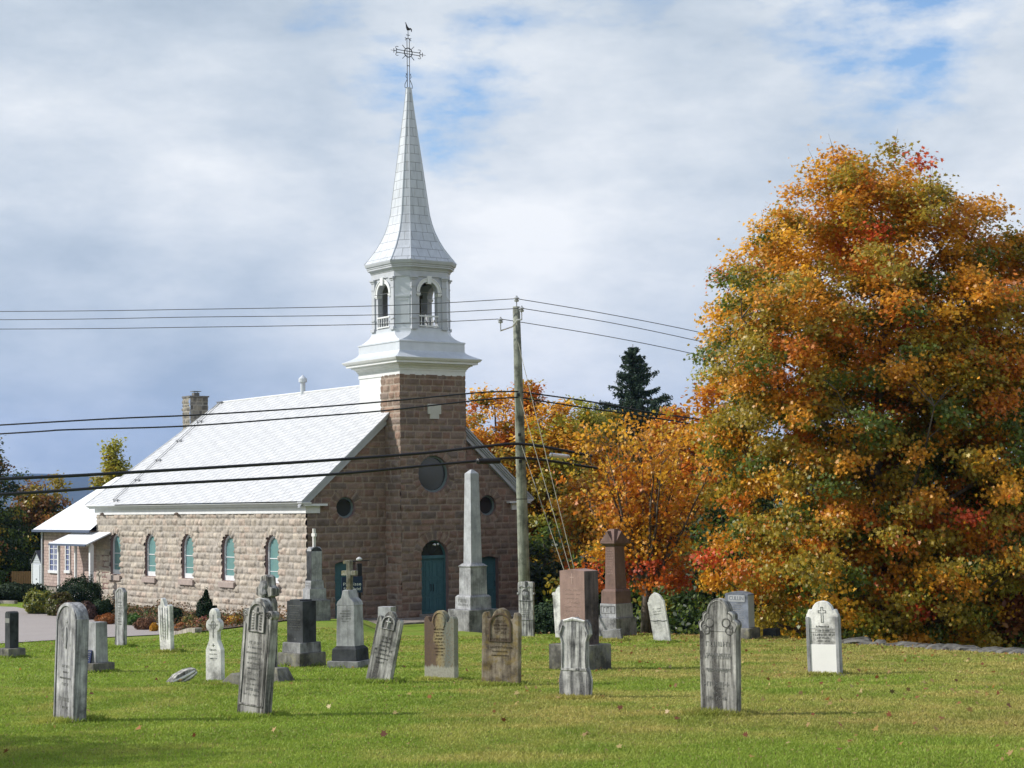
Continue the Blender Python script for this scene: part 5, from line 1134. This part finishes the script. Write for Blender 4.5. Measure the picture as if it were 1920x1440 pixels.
    for k in range(0,nc,1 if nc<260 else 2):
        c=Cc[k]; d=((EP-c)**2).sum(1)+ (EP[:,2]>c[2])*2.0; j=int(d.argmin())
        if d[j]>2.6: continue
        p0=Vector(EP[j]); p2=Vector(c); md=p0.lerp(p2,.5)+Vector((0,0,.1))
        mb.tube([p0,md,p2],[.022,.014,.006],4)
    for k in range(crown_bare):
        a=r.uniform(0,6.28); t1=r.uniform(.6,1.0); rad=float(env(np.array([min(t1,ts[-1])]),np.array([a]))[0])*1.05; p2=Vector((rad*math.cos(a),rad*math.sin(a),t1*Ht+r.uniform(.2,.5))); j=int(((Cc-np.array(p2))**2).sum(1).argmin()); p2=Vector(Cc[j])+Vector((r.normal()*.12,r.normal()*.12,r.uniform(.45,.95))); mb.tube([Vector(Cc[j]),Vector(Cc[j]).lerp(p2,.5)+Vector((.03,0,0)),p2],[.012,.008,.003],4)
    mb.build('trunk',M[bark],root,smooth=True)
    # leaves
    per=np.maximum(3,r.poisson(nleaf/nc,nc)); idx=np.repeat(np.arange(nc),per); n=len(idx)
    P=Cc[idx]+r.normal(size=(n,3))*np.array([sig,sig,sig*.62])
    if boughs:
        bcol=palf(bc,bc[:,2]/Ht,np.ones(boughs),r); own=palf(Cc,Z/Ht,edge,r); mixk=(r.random(nc)<.72)[:,None]; base_c=np.where(mixk,bcol[kb],own)
    else: base_c=palf(Cc,Z/Ht,edge,r)
    col=base_c[idx]; sw=r.random(n)<.10; alt=palf(P,P[:,2]/Ht,np.ones(n),r); col=np.where(sw[:,None],alt,col)
    out=P-np.array([0,0,Ht*.45]); out/=np.linalg.norm(out,axis=1)[:,None]+1e-6
    link('crown',leafmesh('crown',P,lsize*r.uniform(.6,1.25,n),tmpl,col,r,.45,out*.8),M[mat],root)
    return root
def byheight(stops,nz=.35,nsc=.35):
    """palette varying with height and a clumping noise; stops: (t, palette)"""
    def f(Pp,t,e,r):
        n=len(Pp); k=vnoise(np.asarray(Pp)*nsc+5.5)*nz*2-nz; tt=np.clip(t+k,0,.999); out=np.zeros((n,3))
        ed=[s[0] for s in stops]+[1.01]
        for i,(a,pal) in enumerate(stops):
            m=(tt>=a)&(tt<ed[i+1]) if i else (tt<ed[1])
            if m.any(): out[m]=pick(r,pal,int(m.sum()))
        return out
    return f
def px_r(px,d): return px*d/FPX
# --- the big maple
D=56; b=at(1655,1196,D); b.z=gz(b.x,b.y)
H_=at(1640,266,D).z-b.z
pr=[(.05,px_r(100,D)),(.09,px_r(160,D)),(.15,px_r(235,D)),(.25,px_r(300,D)),(.36,px_r(330,D)),(.46,px_r(325,D)),(.56,px_r(325,D)),(.66,px_r(335,D)),(.72,px_r(335,D)),(.78,px_r(290,D)),(.84,px_r(235,D)),(.90,px_r(185,D)),(.95,px_r(130,D)),(.985,px_r(55,D))]
big=byheight([(0,[(O3,1.8),(OL,3),(GN,2.6),(YG,2.4),(RD,.2)]),(.22,[(O2,2.0),(RD,.5),(OL,3),(GN,2.8),(O1,2.0),(O3,.8)]),(.42,[(O1,3),(OL,3.2),(GN,2.6),(O2,1.0),(YG,1.2),(O3,1.2)]),(.62,[(O1,4),(OL,3.2),(O2,1.4),(GN,1.5),(O3,1.2)]),(.8,[(O1,5),(O2,1.6),(OL,1.8),(O3,1)])],.16,.30)
maple('maple_tree','biggest maple with dense orange and green crown filling the right of the scene',b,H_,pr,big,3,1600,290000,.130,.32,gap=.18,sig=.28,boughs=300,limbs=24,crown_bare=26,off=(.35,0),bias=.42)
# --- second, redder maple at the right edge
D=57; b=at(1950,1190,D); b.z=gz(b.x,b.y)-0.2; H_=(at(1950,400,D).z-b.z)
pr=[(.03,2.2),(.12,4.2),(.3,5.0),(.55,5.1),(.75,4.6),(.88,3.0),(.99,.5)]
rd_=byheight([(0,[(BR,3),(GN,2),(OL,3),(RD,1)]),(.3,[(OL,3),(GN,3),(O2,2),(BR,2)]),(.65,[(O2,3),(BR,3),(RD,1),(OL,2)])],.15)
maple('maple_tree','darker red-brown maple behind the biggest maple at the right edge',b,H_,pr,rd_,9,420,60000,.17,.24,gap=.25,sig=.34,tmpl=LEAF_OVAL,boughs=110)
# --- twiggy multi-stem maple in the middle
D=61.5; b=at(1212,1190,D); b.z=gz(b.x,b.y); H_=(at(1212,790,D).z-b.z)
r=np.random.default_rng(77)
root=empty('young_maple_tree',tuple(b),(0,0,0),'thin young maple with many bare stems and sparse orange leaves behind the leaning white stone','tree')
mb=MB(); mb.tube([(0,0,-.3),(.02,0,1.0),(0.05,0,2.0)],[.22,.17,.15],8); tips=[]
for i in range(26):
    a=i*2.399; t0=r.uniform(1.2,2.6); sp=r.uniform(.5,2.3)*(1 if i%4 else 1.25); hh=H_*r.uniform(.62,1.03)*(1-.035*sp*sp); p0=Vector((.03,0,t0)); p2=Vector((sp*math.cos(a)*1.15,sp*math.sin(a),hh)); p1=Vector((p2.x*.55,p2.y*.55,t0+(hh-t0)*.40))
    pts=[p0*(1-s)**2+p1*2*s*(1-s)+p2*s*s+Vector((r.normal()*.03,r.normal()*.03,0)) for s in np.linspace(0,1,8)]; mb.tube(pts,list(np.linspace(r.uniform(.05,.10),.008,8)),5)
    for k in range(2,8):
        for z_ in range(3):
            q=pts[k]+Vector((r.normal()*.45,r.normal()*.45,r.uniform(.15,.8))); mb.tube([pts[k],pts[k].lerp(q,.5)+Vector((0,0,-.03)),q],[.014,.009,.004],4); tips.append(tuple(q))
mb.build('trunk',M['bark'],root,smooth=True); tips=np.array(tips)
low=[]
for i in range(42): a=r.uniform(0,6.28); low.append((r.uniform(.4,2.6)*math.cos(a),r.uniform(.3,1.6)*math.sin(a),r.uniform(1.5,3.0)))
cen=np.concatenate([tips[r.random(len(tips))<.62],np.array(low)]); rt_=np.concatenate([np.full(int(len(cen)-42),22),np.full(42,70)])
idx=np.repeat(np.arange(len(cen)),rt_); P=cen[idx]+r.normal(size=(len(idx),3))*np.array([.24,.24,.16]); hh=cen[idx][:,2]/H_
pa=pick(r,[(O1,5),(O3,3),(O2,3),(YE,.6)],len(cen)); pb=pick(r,[(RD,2),(O2,4),((.62,.15,.02),3)],len(cen)); base_c=np.where(((cen[:,2]/H_)<.36)[:,None],pb,pa)
link('crown',leafmesh('crown',P,.15*r.uniform(.6,1.2,len(P)),LEAF_MAPLE,base_c[idx],r,.4),M['leaf'],root)
# --- backing trees
def bt(name,label,px,top,d,w,pal,seed,kind='round',group='autumn trees beyond the church',n=32000,ls=.24,nc=240,botw=.6,cat='tree',base_y=None,gap=.2,low=.06,mat='leaf'):
    b=at(px,1150,d); b.z=gz(b.x,b.y); H_=(at(px,top,d).z-b.z)*1.04; R_=px_r(w,d)/2
    pr={'round':[(low,R_*botw),(.22,R_*.95),(.45,R_*1.05),(.68,R_*.92),(.84,R_*.62),(.95,R_*.3),(1.0,R_*.06)],'cone':[(low,R_*.9),(.3,R_*1.0),(.55,R_*.75),(.8,R_*.42),(1.0,R_*.05)],'oval':[(low,R_*botw),(.3,R_*.9),(.6,R_*1.0),(.82,R_*.8),(.94,R_*.5),(1,R_*.1)]}[kind]
    return maple(name,label,b,H_,pr,pal,seed,nc,n,ls,.16+H_*.008,LEAF_OVAL,group,limbs=9,gap=gap,sig=max(.35,R_*.13),boughs=55,cat=cat,mat=mat)
P_or=byheight([(0,[(GN,2),(OL,3),(O2,2)]),(.25,[(O1,3),(OL,2),(O3,2)]),(.6,[(O1,4),((.62,.20,.02),4),(O3,2)])],.15,.25)
P_yo=byheight([(0,[(GN,3),(OL,3),(O2,1)]),(.30,[(O3,2),(OL,3),(YG,3)]),(.65,[(O1,2.5),(O3,2.5),(YG,2),(YE,1)])],.15,.25)
P_yg=byheight([(0,[(DG,4),(GN,4)]),(.4,[(YG,4),(GN,3),(OL,2)]),(.7,[(YG,5),(YE,1.5),(OL,2)])],.15,.25)
P_dg=byheight([(0,[(DG,5),(GN,2)]),(.6,[(GN,4),(DG,3),(OL,1.5)])],.2,.25)
P_ro=byheight([(0,[(GN,1.5),(OL,3),(O2,3)]),(.3,[(O2,2),(O1,3),(OL,2),(RD,.6)]),(.7,[(O1,4),(O2,2),(O3,1)])],.15,.25)
bt('maple_tree','bright orange maple just right of the tower behind the gable',932,738,99,150,P_or,101)
bt('maple_tree','small yellow-green tree touching the right side of the tower',893,772,108,105,P_yg,102,n=6000,nc=70)
bt('maple_tree','orange maple with a narrow red-orange tip directly behind the utility pole',996,714,102,110,P_or,103,'cone',low=.05)
bt('maple_tree','yellow-orange maple between the utility pole and the green trees',1044,742,97,140,P_yo,104)
bt('maple_tree','green and yellow rounded tree left of the spruce',1100,742,112,110,P_yg,105)
bt('maple_tree','pale yellow-green tree in front of the spruce',1140,757,116,120,P_yg,106)
bt('maple_tree','rust-coloured maple behind the twiggy maple',1150,815,84,150,P_ro,107)
bt('maple_tree','orange maple with bare top twigs right of the spruce',1272,790,90,150,P_ro,108)
bt('maple_tree','orange maple touching the left side of the biggest maple',1345,745,82,140,P_or,109)
bt('dark_tree','dark green tree below the orange trees behind the utility pole',1020,1000,92,170,P_dg,110,n=12000,botw=1.0,low=.02)
bt('dark_tree','dark green tree behind the red-brown monument',1125,1030,80,160,P_dg,111,n=12000,botw=1.0,low=.02)
bt('dark_tree','dark green tree filling the gap right of the twiggy maple',1290,1040,76,170,P_dg,112,n=14000,botw=1.1,low=.02)
bt('dark_tree','dark tree behind the family stone',1400,860,72,190,P_dg,113,n=14000,botw=1.1,low=.02)
bt('dark_tree','dark tree behind the trunk of the biggest maple',1560,800,74,230,P_dg,114,n=16000,botw=1.1,low=.02)
bt('dark_tree','olive tree behind the right half of the biggest maple',1740,700,72,260,byheight([(0,[(DG,3),(BR,3),(GN,2)]),(.5,[(OL,3),(GN,3),(BR,2)])],.2),115,n=18000,botw=1.1,low=.02)
bt('dark_tree','russet tree low behind the stone wall at the right',1880,1010,56,250,byheight([(0,[(BR,4),((.20,.06,.02),3),(OL,1)])],.2),116,n=16000,botw=1.1,low=.0,ls=.2)
bt('dark_tree','dark tree farthest right behind the red-brown maple',1985,760,76,300,P_dg,117,n=16000,botw=1.1,low=.02)
bt('dark_tree','dark green tree closing the gap left of the biggest maple',1375,850,70,130,P_dg,118,n=14000,botw=1.1,low=.02)
bt('dark_tree','olive tree seen between the twiggy maple and the biggest maple',1300,850,88,130,P_yo,119,n=14000,botw=1.1,low=.02)
# spruce
def spruce(px,top,d,w,label,seed,col=((.030,.055,.036),(.05,.08,.05))):
    b=at(px,1150,d);b.z=gz(b.x,b.y);H_=at(px,top,d).z-b.z;R_=px_r(w,d)/2; r=np.random.default_rng(seed)
    root=empty('spruce_tree',tuple(b),(0,0,0),label,'tree'); mb=MB(); mb.tube([(0,0,-.3),(0,0,H_*.5),(0,0,H_)],[.28,.17,.02],7); P=[];nr=[]
    z=H_*.45
    while z<H_*.995:
        f=(1-z/H_); rad=R_*(f/.75)**.85*(.7+.5*r.random()); nb=int(6+6*f)
        for k in range(nb):
            a=r.uniform(0,6.28); l=rad*r.uniform(.6,1.15)+.15; tip=Vector((l*math.cos(a),l*math.sin(a),z-.12*l+.10*l)); mb.tube([(0,0,z+.05*l),(tip.x*.5,tip.y*.5,z-.10*l),tuple(tip)],[.03,.02,.006],4)
            n=int(18+75*l); s=r.random(n)**.7; sp=.05+.16*(1-s)*min(1,l); q=np.stack([tip.x*s+r.normal(size=n)*sp,tip.y*s+r.normal(size=n)*sp,z+.05*l-.28*l*s*(1-s)*2+(tip.z-z)*s-np.abs(r.normal(size=n))*.14],-1); P.append(q)
        z+=.26+.10*f
    P=np.concatenate(P); col_=np.array(col)[r.integers(0,2,len(P))]
    mb.build('trunk',M['bark'],root); link('crown',leafmesh('crown',P,.26*r.uniform(.6,1.3,len(P)),NEEDLE,col_,r,.1),M['leaf_dull'],root); return root
spruce(1196,645,118,430,'dark pointed spruce standing above the orange trees',31)
# left-hand trees
bt('dark_tree','dark green tree cut by the left edge of the scene',-28,832,116,130,byheight([(0,[(DG,5),(GN,1)]),(.6,[(GN,4),(DG,2),(BR,1.5),(OL,1.5)])],.2),121,group='trees left of the annex',n=26000,nc=200,botw=1.1,low=.01,ls=.22)
bt('autumn_tree','brown and olive rounded tree left of the annex roof',84,902,122,120,byheight([(0,[(DG,4),(BR,1.5)]),(.45,[(BR,3),(OL,3),(GN,2),((.2,.09,.02),2)])],.15),122,group='trees left of the annex',n=20000,nc=150,botw=1.1,low=.02,ls=.24)
bt('autumn_tree','slim yellow-green tree peeping over the annex ridge',217,838,128,52,P_yg,123,group='trees left of the annex',n=11000,nc=80,ls=.26,gap=.2)
bt('autumn_tree','olive tree in deep shade behind the grey shed',36,985,121,150,P_dg,124,group='trees left of the annex',n=14000,botw=1.1,low=.02)
# tree standing just out of the picture on the left, its shade falls over the near lawn
b=Vector((-15.2,18.6,0)); b.z=gz(b.x,b.y)
maple('maple_tree','yellowing maple standing just beyond the left edge, shading the near lawn',b,8.6,[(.22,1.6),(.4,3.0),(.65,3.2),(.85,2.2),(1,.4)],P_yo,130,180,16000,.17,.18,boughs=60)
# ------------------------------------------------------------------ shrubs and flower bed
bed=[kerbw[k] for k in range(0,6)]+[Vector((-27.,101,0)),cw(-.1,30.5),cw(-.1,24),cw(-.1,12),cw(-.1,0),cw(1.0,-.1),hit(604,1159),hit(560,1162),hit(520,1167),hit(440,1178)]
bd=drape('planting_bed',[(p.x,p.y) for p in bed],M['soil'],.04,1.2); tag(bd,kind='structure')
r=np.random.default_rng(91); n=60000; bx=np.array([p.x for p in bed]);by=np.array([p.y for p in bed]); Xg=r.uniform(bx.min(),bx.max(),n);Yg=r.uniform(by.min(),by.max(),n); ok=inpoly(Xg,Yg,[(p.x,p.y) for p in bed]); Xg,Yg=Xg[ok],Yg[ok]; n=len(Xg)
kk=fbm(np.stack([Xg*.9,Yg*.9,Xg*0+4],-1),3); ok=kk>.40; Xg,Yg,kk=Xg[ok],Yg[ok],kk[ok]; n=len(Xg); pal=np.array([(.16,.09,.045),(.10,.07,.035),(.06,.10,.025),(.20,.12,.05),(.05,.07,.02),(.26,.13,.05)]); ci=(vnoise(np.stack([Xg*.8,Yg*.8,Xg*0+8],-1))*8).astype(int)%6
o=link('ground_cover',leafmesh('ground_cover',np.stack([Xg,Yg,ground(Xg,Yg)+.05+(kk-.40)*1.6*r.random(n)],-1),.10*r.uniform(.6,1.3,n),LEAF_OVAL,pal[ci],r,.5),M['leaf_dull']); tag(o,'low brown and green ground cover filling the church bed','ground cover',kind='stuff')
def shrub(name,label,px,yb,top,w,cols,seed,ls=.09,n=5000,shape='ball',flat=.8,group='shrubs and perennials in the church bed',cat='shrub',dens=1,stem=True,mat='leaf_dull',tm=LEAF_OVAL,d=None,shell=.22):
    p=hit(px,yb) if d is None else at(px,yb,d)
    if d is not None: p.z=gz(p.x,p.y)
    r=np.random.default_rng(seed); Rx=px_r(w,p.y)/2; Hh=px_r(yb-top,p.y); root=empty(name,tuple(p),(0,0,0),label,cat,group)
    a=r.uniform(0,2*math.pi,n); cz=r.uniform(-.75,1,n) if shape!='cone' else None
    if shape=='cone':
        t=r.random(n)**1.0; rad=Rx*np.interp(t,[0,.12,.45,.8,1],[.7,.95,1,.55,.05])*(1-shell*r.random(n)); P=np.stack([rad*np.cos(a),rad*np.sin(a),t*Hh],-1)
    else:
        s=np.sqrt(1-cz**2); k=1-shell*r.random(n); P=np.stack([Rx*s*np.cos(a)*k,Rx*s*np.sin(a)*k,Hh*(.44+.56*cz*k)],-1)
    nn=P-np.array([0,0,Hh*.4]); nn/=np.linalg.norm(nn,axis=1)[:,None]+1e-6
    P=P*(1+.34*(vnoise(P*(2.2/max(.3,Rx))+seed)-.5)+.30*(vnoise(P*5.5+seed*2)-.5)+(r.random(n)<.05)*.16*r.random(n))[:,None]; P[:,2]=np.maximum(P[:,2],.02)
    pal=np.array(cols); ci=(vnoise(P*2.5+seed*1.7)*len(pal)*.999*1.3-.15*len(pal)+r.normal(size=n)*.4).astype(int).clip(0,len(pal)-1)
    link('foliage',leafmesh('foliage',P,ls*r.uniform(.6,1.3,n),tm,pal[ci],r,.2,nn*1.2),M[mat],root)
    mb=MB()
    for i in range(7): q=r.uniform(0,6.28); mb.tube([(0,0,-.05),(Rx*.3*math.cos(q),Rx*.3*math.sin(q),Hh*.4),(Rx*.6*math.cos(q),Rx*.6*math.sin(q),Hh*.65)],[.03,.02,.008],5)
    mb.build('stem',M['bark'],root); return root
DK=[(.012,.028,.012),(.02,.042,.015),(.028,.052,.018)]
shrub('yew_shrub','largest dark green rounded shrub in front of the annex porch',146,1142,1080,90,DK,201,n=13000,d=90)
shrub('yew_shrub','small dark green round shrub at the near corner left of the slim tall slab',190,1150,1113,42,DK,202,n=5000,d=85)
shrub('yew_shrub','dark green round shrub behind the crumpled-top slab',323,1150,1120,42,DK,203,n=5000,d=80.5)
shrub('cedar_shrub','dark green upright cone-shaped shrub against the church wall',387,1163,1107,40,[(.008,.024,.008),(.012,.034,.010),(.02,.045,.012)],204,shape='cone',n=9000,ls=.07,d=80)
shrub('leafy_shrub','yellow-green leafy shrub at the corner of the driveway',78,1146,1103,66,[(.16,.18,.02),(.24,.24,.03),(.08,.12,.02),(.32,.30,.04)],205,n=5500,ls=.15,d=90,mat='leaf')
shrub('leafy_shrub','olive leafy shrub between the yellow-green and the largest dark shrub',112,1148,1110,50,[(.07,.09,.02),(.12,.13,.02),(.10,.08,.02)],206,n=4500,ls=.13,d=88,mat='leaf')
shrub('spirea_shrub','dark brown low shrub below the largest dark shrub',128,1152,1122,44,[(.09,.05,.03),(.13,.07,.04),(.07,.06,.03)],207,n=3500,d=86)
shrub('spirea_shrub','brown-purple low shrub left of the small round dark shrub',165,1154,1122,34,[(.10,.06,.05),(.14,.09,.06)],208,n=2500,d=84.5)
shrub('spirea_shrub','rust-orange low shrub beside the slim tall slab',199,1160,1141,40,[(.36,.13,.03),(.28,.10,.03),(.22,.10,.04)],209,n=3500,d=81,ls=.07)
shrub('green_perennial','bright green low leafy clump right of the slim tall slab',252,1165,1146,30,[(.05,.14,.02),(.09,.18,.03),(.04,.09,.02)],210,n=1800,ls=.12,d=80,mat='leaf')
shrub('spirea_shrub','brownish low shrub right of the green clump',272,1170,1147,38,[(.18,.09,.05),(.13,.08,.05),(.22,.13,.07)],211,n=3000,d=77,ls=.07)
shrub('yellow_perennial','small golden-yellow clump left of the crumpled-top slab',288,1172,1156,16,[(.60,.36,.02),(.55,.28,.02)],212,n=1300,d=75,ls=.07,mat='leaf')
shrub('spirea_shrub','orange-brown low shrub right of the crumpled-top slab',340,1174,1158,26,[(.38,.16,.05),(.30,.12,.04)],213,n=2000,d=75,ls=.07)
shrub('leafy_shrub','yellow-green low shrub left of the cone-shaped shrub',358,1168,1147,34,[(.16,.15,.03),(.10,.11,.03),(.25,.19,.05)],214,n=2600,d=78,ls=.08)
shrub('spirea_shrub','long brown low shrub at the edge of the lawn',356,1183,1168,60,[(.17,.10,.06),(.22,.13,.08),(.13,.08,.05)],215,n=3500,d=69,ls=.07)
shrub('spirea_shrub','dull red low shrub behind the white bottle-shaped slab',384,1184,1160,34,[(.20,.06,.05),(.26,.10,.07)],216,n=2600,d=68.5,ls=.07)
shrub('spirea_shrub','brown low shrub beneath the cone-shaped shrub',410,1178,1158,40,[(.16,.11,.07),(.20,.09,.06)],217,n=2600,d=70,ls=.07)
shrub('yellow_perennial','yellow and red flowering clump left of the scroll-shouldered slab',440,1181,1165,30,[(.50,.36,.03),(.55,.30,.02),(.35,.05,.03)],218,n=2600,d=66.5,ls=.07,mat='leaf')
shrub('hedge','dark clipped greenery beyond the driveway under the left trees',28,1132,1100,110,[(.02,.035,.015),(.03,.05,.02)],219,n=9000,ls=.14,d=103,group='dark greenery under the trees')
shrub('hedge','dark bushes at the left edge beyond the driveway',-60,1132,1096,110,[(.02,.035,.015),(.03,.05,.02)],220,n=9000,ls=.14,d=101,group='dark greenery under the trees')
for i,(px,yb,tp,w,d,lab,cl) in enumerate([(1050,1180,1125,150,78,'dark green bush behind the handrail of the steps',DK),(1190,1185,1120,120,72,'dark bush behind the trunk of the twiggy maple',DK),(1300,1190,1100,130,66,'deep green bush between the leaning white stone and the lobed slab',[(.014,.035,.018),(.02,.05,.02)]),(1400,1195,1110,130,64,'dark bush right behind the family stone',DK),(1500,1200,1130,140,60,'dark bush behind the bright white slab',DK),(1600,1205,1150,160,58,'dark bush beyond the trunk of the biggest maple',DK),(1730,1215,1130,200,54,'olive-brown bush beyond the start of the stone wall',[(.05,.045,.02),(.10,.05,.02),(.03,.04,.02)]),(1880,1225,1120,230,50,'reddish-brown bush beyond the right end of the stone wall',[(.15,.05,.02),(.10,.04,.02),(.06,.05,.02)])]):
    shrub('undergrowth_bush',lab,px,yb+12,tp,w,cl,230+i,n=9000,ls=.14,d=d,group='undergrowth at the wood edge',shell=.5)
# far wood behind everything
def farwood(name,label,d,x0,x1,ztop,n,cols,seed,ls):
    r=np.random.default_rng(seed); X=r.uniform(x0,x1,n); hh=ztop*(.62+.5*fbm(np.stack([X*.09,X*0+seed,X*0],-1),3)); Z=r.random(n)**.8*hh; Y=d+r.normal(size=n)*3+ (1-Z/ztop)*-2
    P=np.stack([X,Y,Z+ground(X,Y)],-1); pal=np.array(cols); ci=(vnoise(P*.16+seed)*len(pal)).astype(int)%len(pal); c0=P.mean(0)*np.array([1,1,0])
    o=link(name,leafmesh(name,P-c0,ls*r.uniform(.6,1.3,n),LEAF_OVAL,pal[ci],r,.3,np.tile(np.array([[0,-.9,.3]]),(n,1))),M['leaf_dull'],None,tuple(c0)); tag(o,label,'wood',kind='stuff')
farwood('distant_wood','dark mixed wood closing the view behind the autumn trees',128,2,80,9.5,60000,[(.05,.07,.02),(.03,.05,.015),(.10,.09,.02),(.14,.07,.02)],301,.6)
farwood('distant_wood','dark wood at the left behind the annex',150,-110,-28,5.5,30000,[(.04,.055,.02),(.03,.045,.015),(.07,.06,.025)],302,.7)
# hills
hx=np.linspace(-7000,7000,160); hyv=np.linspace(0,1,14); V=[]
for t_ in hyv:
    for x in hx:
        top=180+80*(fbm(np.array([x*.0006,1.1,0.]),4)-.5)*2+ (-60 if x>0 else 0)*0
        V.append((x,6200+t_*2600,-60+(top+60)*math.sin(t_*math.pi/2)+ (fbm(np.array([x*.003,t_*4,3.]),3)-.5)*40*t_*(1-t_)*3))
nx=len(hx); F=[(j*nx+i,j*nx+i+1,(j+1)*nx+i+1,(j+1)*nx+i) for j in range(len(hyv)-1) for i in range(nx-1)]
m,t_,b_,_=nt('forested_hillside'); v_=coord(t_); t_.links.new(mixc(t_,noise(t_,v_,.012,6,.7),(.02,.04,.02),(.09,.08,.03)),b_.inputs['Base Color']); b_.inputs['Roughness'].default_value=1; b_.inputs['Specular IOR Level'].default_value=0
o=link('hills',npmesh('hills',V,F),m,smooth=True); tag(o,kind='structure')
# haze
mb=MB(); mb.box(-7500,7500,-300,8950,-140,420); m=bpy.data.materials.new('haze'); m.use_nodes=True; t_=m.node_tree; t_.nodes.clear(); oo=t_.nodes.new('ShaderNodeOutputMaterial'); pv=t_.nodes.new('ShaderNodeVolumePrincipled'); pv.inputs['Color'].default_value=(.30,.50,1.0,1); pv.inputs['Density'].default_value=6.5e-5; pv.inputs['Anisotropy'].default_value=.2; t_.links.new(pv.outputs[0],oo.inputs['Volume'])
o=mb.build('haze',m); tag(o,'thin blue distance haze over the whole valley','haze',kind='stuff')
# ------------------------------------------------------------------ grass blades and fallen leaves
r=np.random.default_rng(55); n=620000
u=r.random(n); y0,y1=12.5,62.; Yb=1/((1/y0)**.9*(1-u)+(1/y1)**.9*u)**(1/.9); Xb=(r.random(n)*2-1)*(.315*Yb+2.2)
tx=[];ty=[]
for s_ in STONES:
    if s_.y<60: m_=int(1900*(30/max(20,s_.y))**.5); a_=r.uniform(0,6.28,m_); q_=r.uniform(.08,.36,m_)+.12*r.random(m_)**2; tx.append(s_.x+q_*np.cos(a_)*1.1); ty.append(s_.y+q_*np.sin(a_)*.9)
tx=np.concatenate(tx);ty=np.concatenate(ty); Xb=np.concatenate([Xb,tx]);Yb=np.concatenate([Yb,ty]); tall=np.concatenate([np.ones(n),r.uniform(1.2,2.9,len(tx))]); 
ok=(Yb<edge_y(Xb)+.6); tall=tall[ok]; Xb,Yb=Xb[ok],Yb[ok]; n=len(Xb); Zb=ground(Xb,Yb); hgt=(.015+.017*r.random(n))*(.75+.012*Yb)*(.7+.8*vnoise(np.stack([Xb*.9,Yb*.9,Xb*0],-1)))*tall; wd=.0022+.0005*Yb
a=r.uniform(0,6.28,n); lx=r.normal(size=n)*.6*hgt; ly=r.normal(size=n)*.6*hgt
V=np.stack([np.stack([Xb-wd*np.cos(a),Yb-wd*np.sin(a),Zb-.004],-1),np.stack([Xb+wd*np.cos(a),Yb+wd*np.sin(a),Zb-.004],-1),np.stack([Xb+lx,Yb+ly,Zb+hgt],-1)],1)
k1=fbm(np.stack([Xb*.33,Yb*.24,Xb*0+2.],-1),4); k2=fbm(np.stack([Xb*1.5,Yb*1.1,Xb*0+7.],-1),3); dry=np.clip((k1*.6+k2*.4-.46)*4+.050*Xb+.08,0,1)[:,None]
gc=np.array([(.245,.335,.045)])*(1-dry)+np.array([(.40,.345,.10)])*dry; gc=gc*(.86+.28*r.random((n,1)))*(.72+.56*k2[:,None])
gc=np.where(r.random((n,1))<.05,np.array([(.30,.25,.10)]),gc)
M['blade']=attrmat('grass_blades',.6,.25,0,trans=.4)
o=link('grass',npmesh('grass',V.reshape(-1,3),np.arange(n*3).reshape(-1,3),np.repeat(gc,3,axis=0)),M['blade']); tag(o,'short mown grass of the churchyard lawn','grass',kind='stuff')
n=2300; u=r.random(n); Yl=14+45*u**.7; Xl=(r.random(n)*2-1)*(.3*Yl)
dens=.12+.7*sst(-3,6,Xl)+.9*np.exp(-((edge_y(Xl)-Yl)/5)**2)*sst(1,5,Xl); ok=(r.random(n)<dens)&(Yl<edge_y(Xl)); Xl,Yl=Xl[ok],Yl[ok]
ex=r.normal(size=(260,2)); Xe=6+3.5*ex[:,0]; Ye=edge_y(Xe)-np.abs(ex[:,1])*2.0-.3; Xl=np.concatenate([Xl,Xe]);Yl=np.concatenate([Yl,Ye]); n=len(Xl)
P=np.stack([Xl,Yl,ground(Xl,Yl)+.045],-1); c=pick(r,[((.40,.26,.10),4),((.30,.13,.04),3),((.50,.38,.16),2),((.20,.07,.03),1.5)],n)
o=link('fallen_leaves',leafmesh('fallen_leaves',P,r.uniform(.04,.10,n),LEAF_MAPLE,c,r,1.6),M['leaf']); tag(o,'scattered brown and yellow maple leaves on the lawn','fallen leaves',kind='stuff')
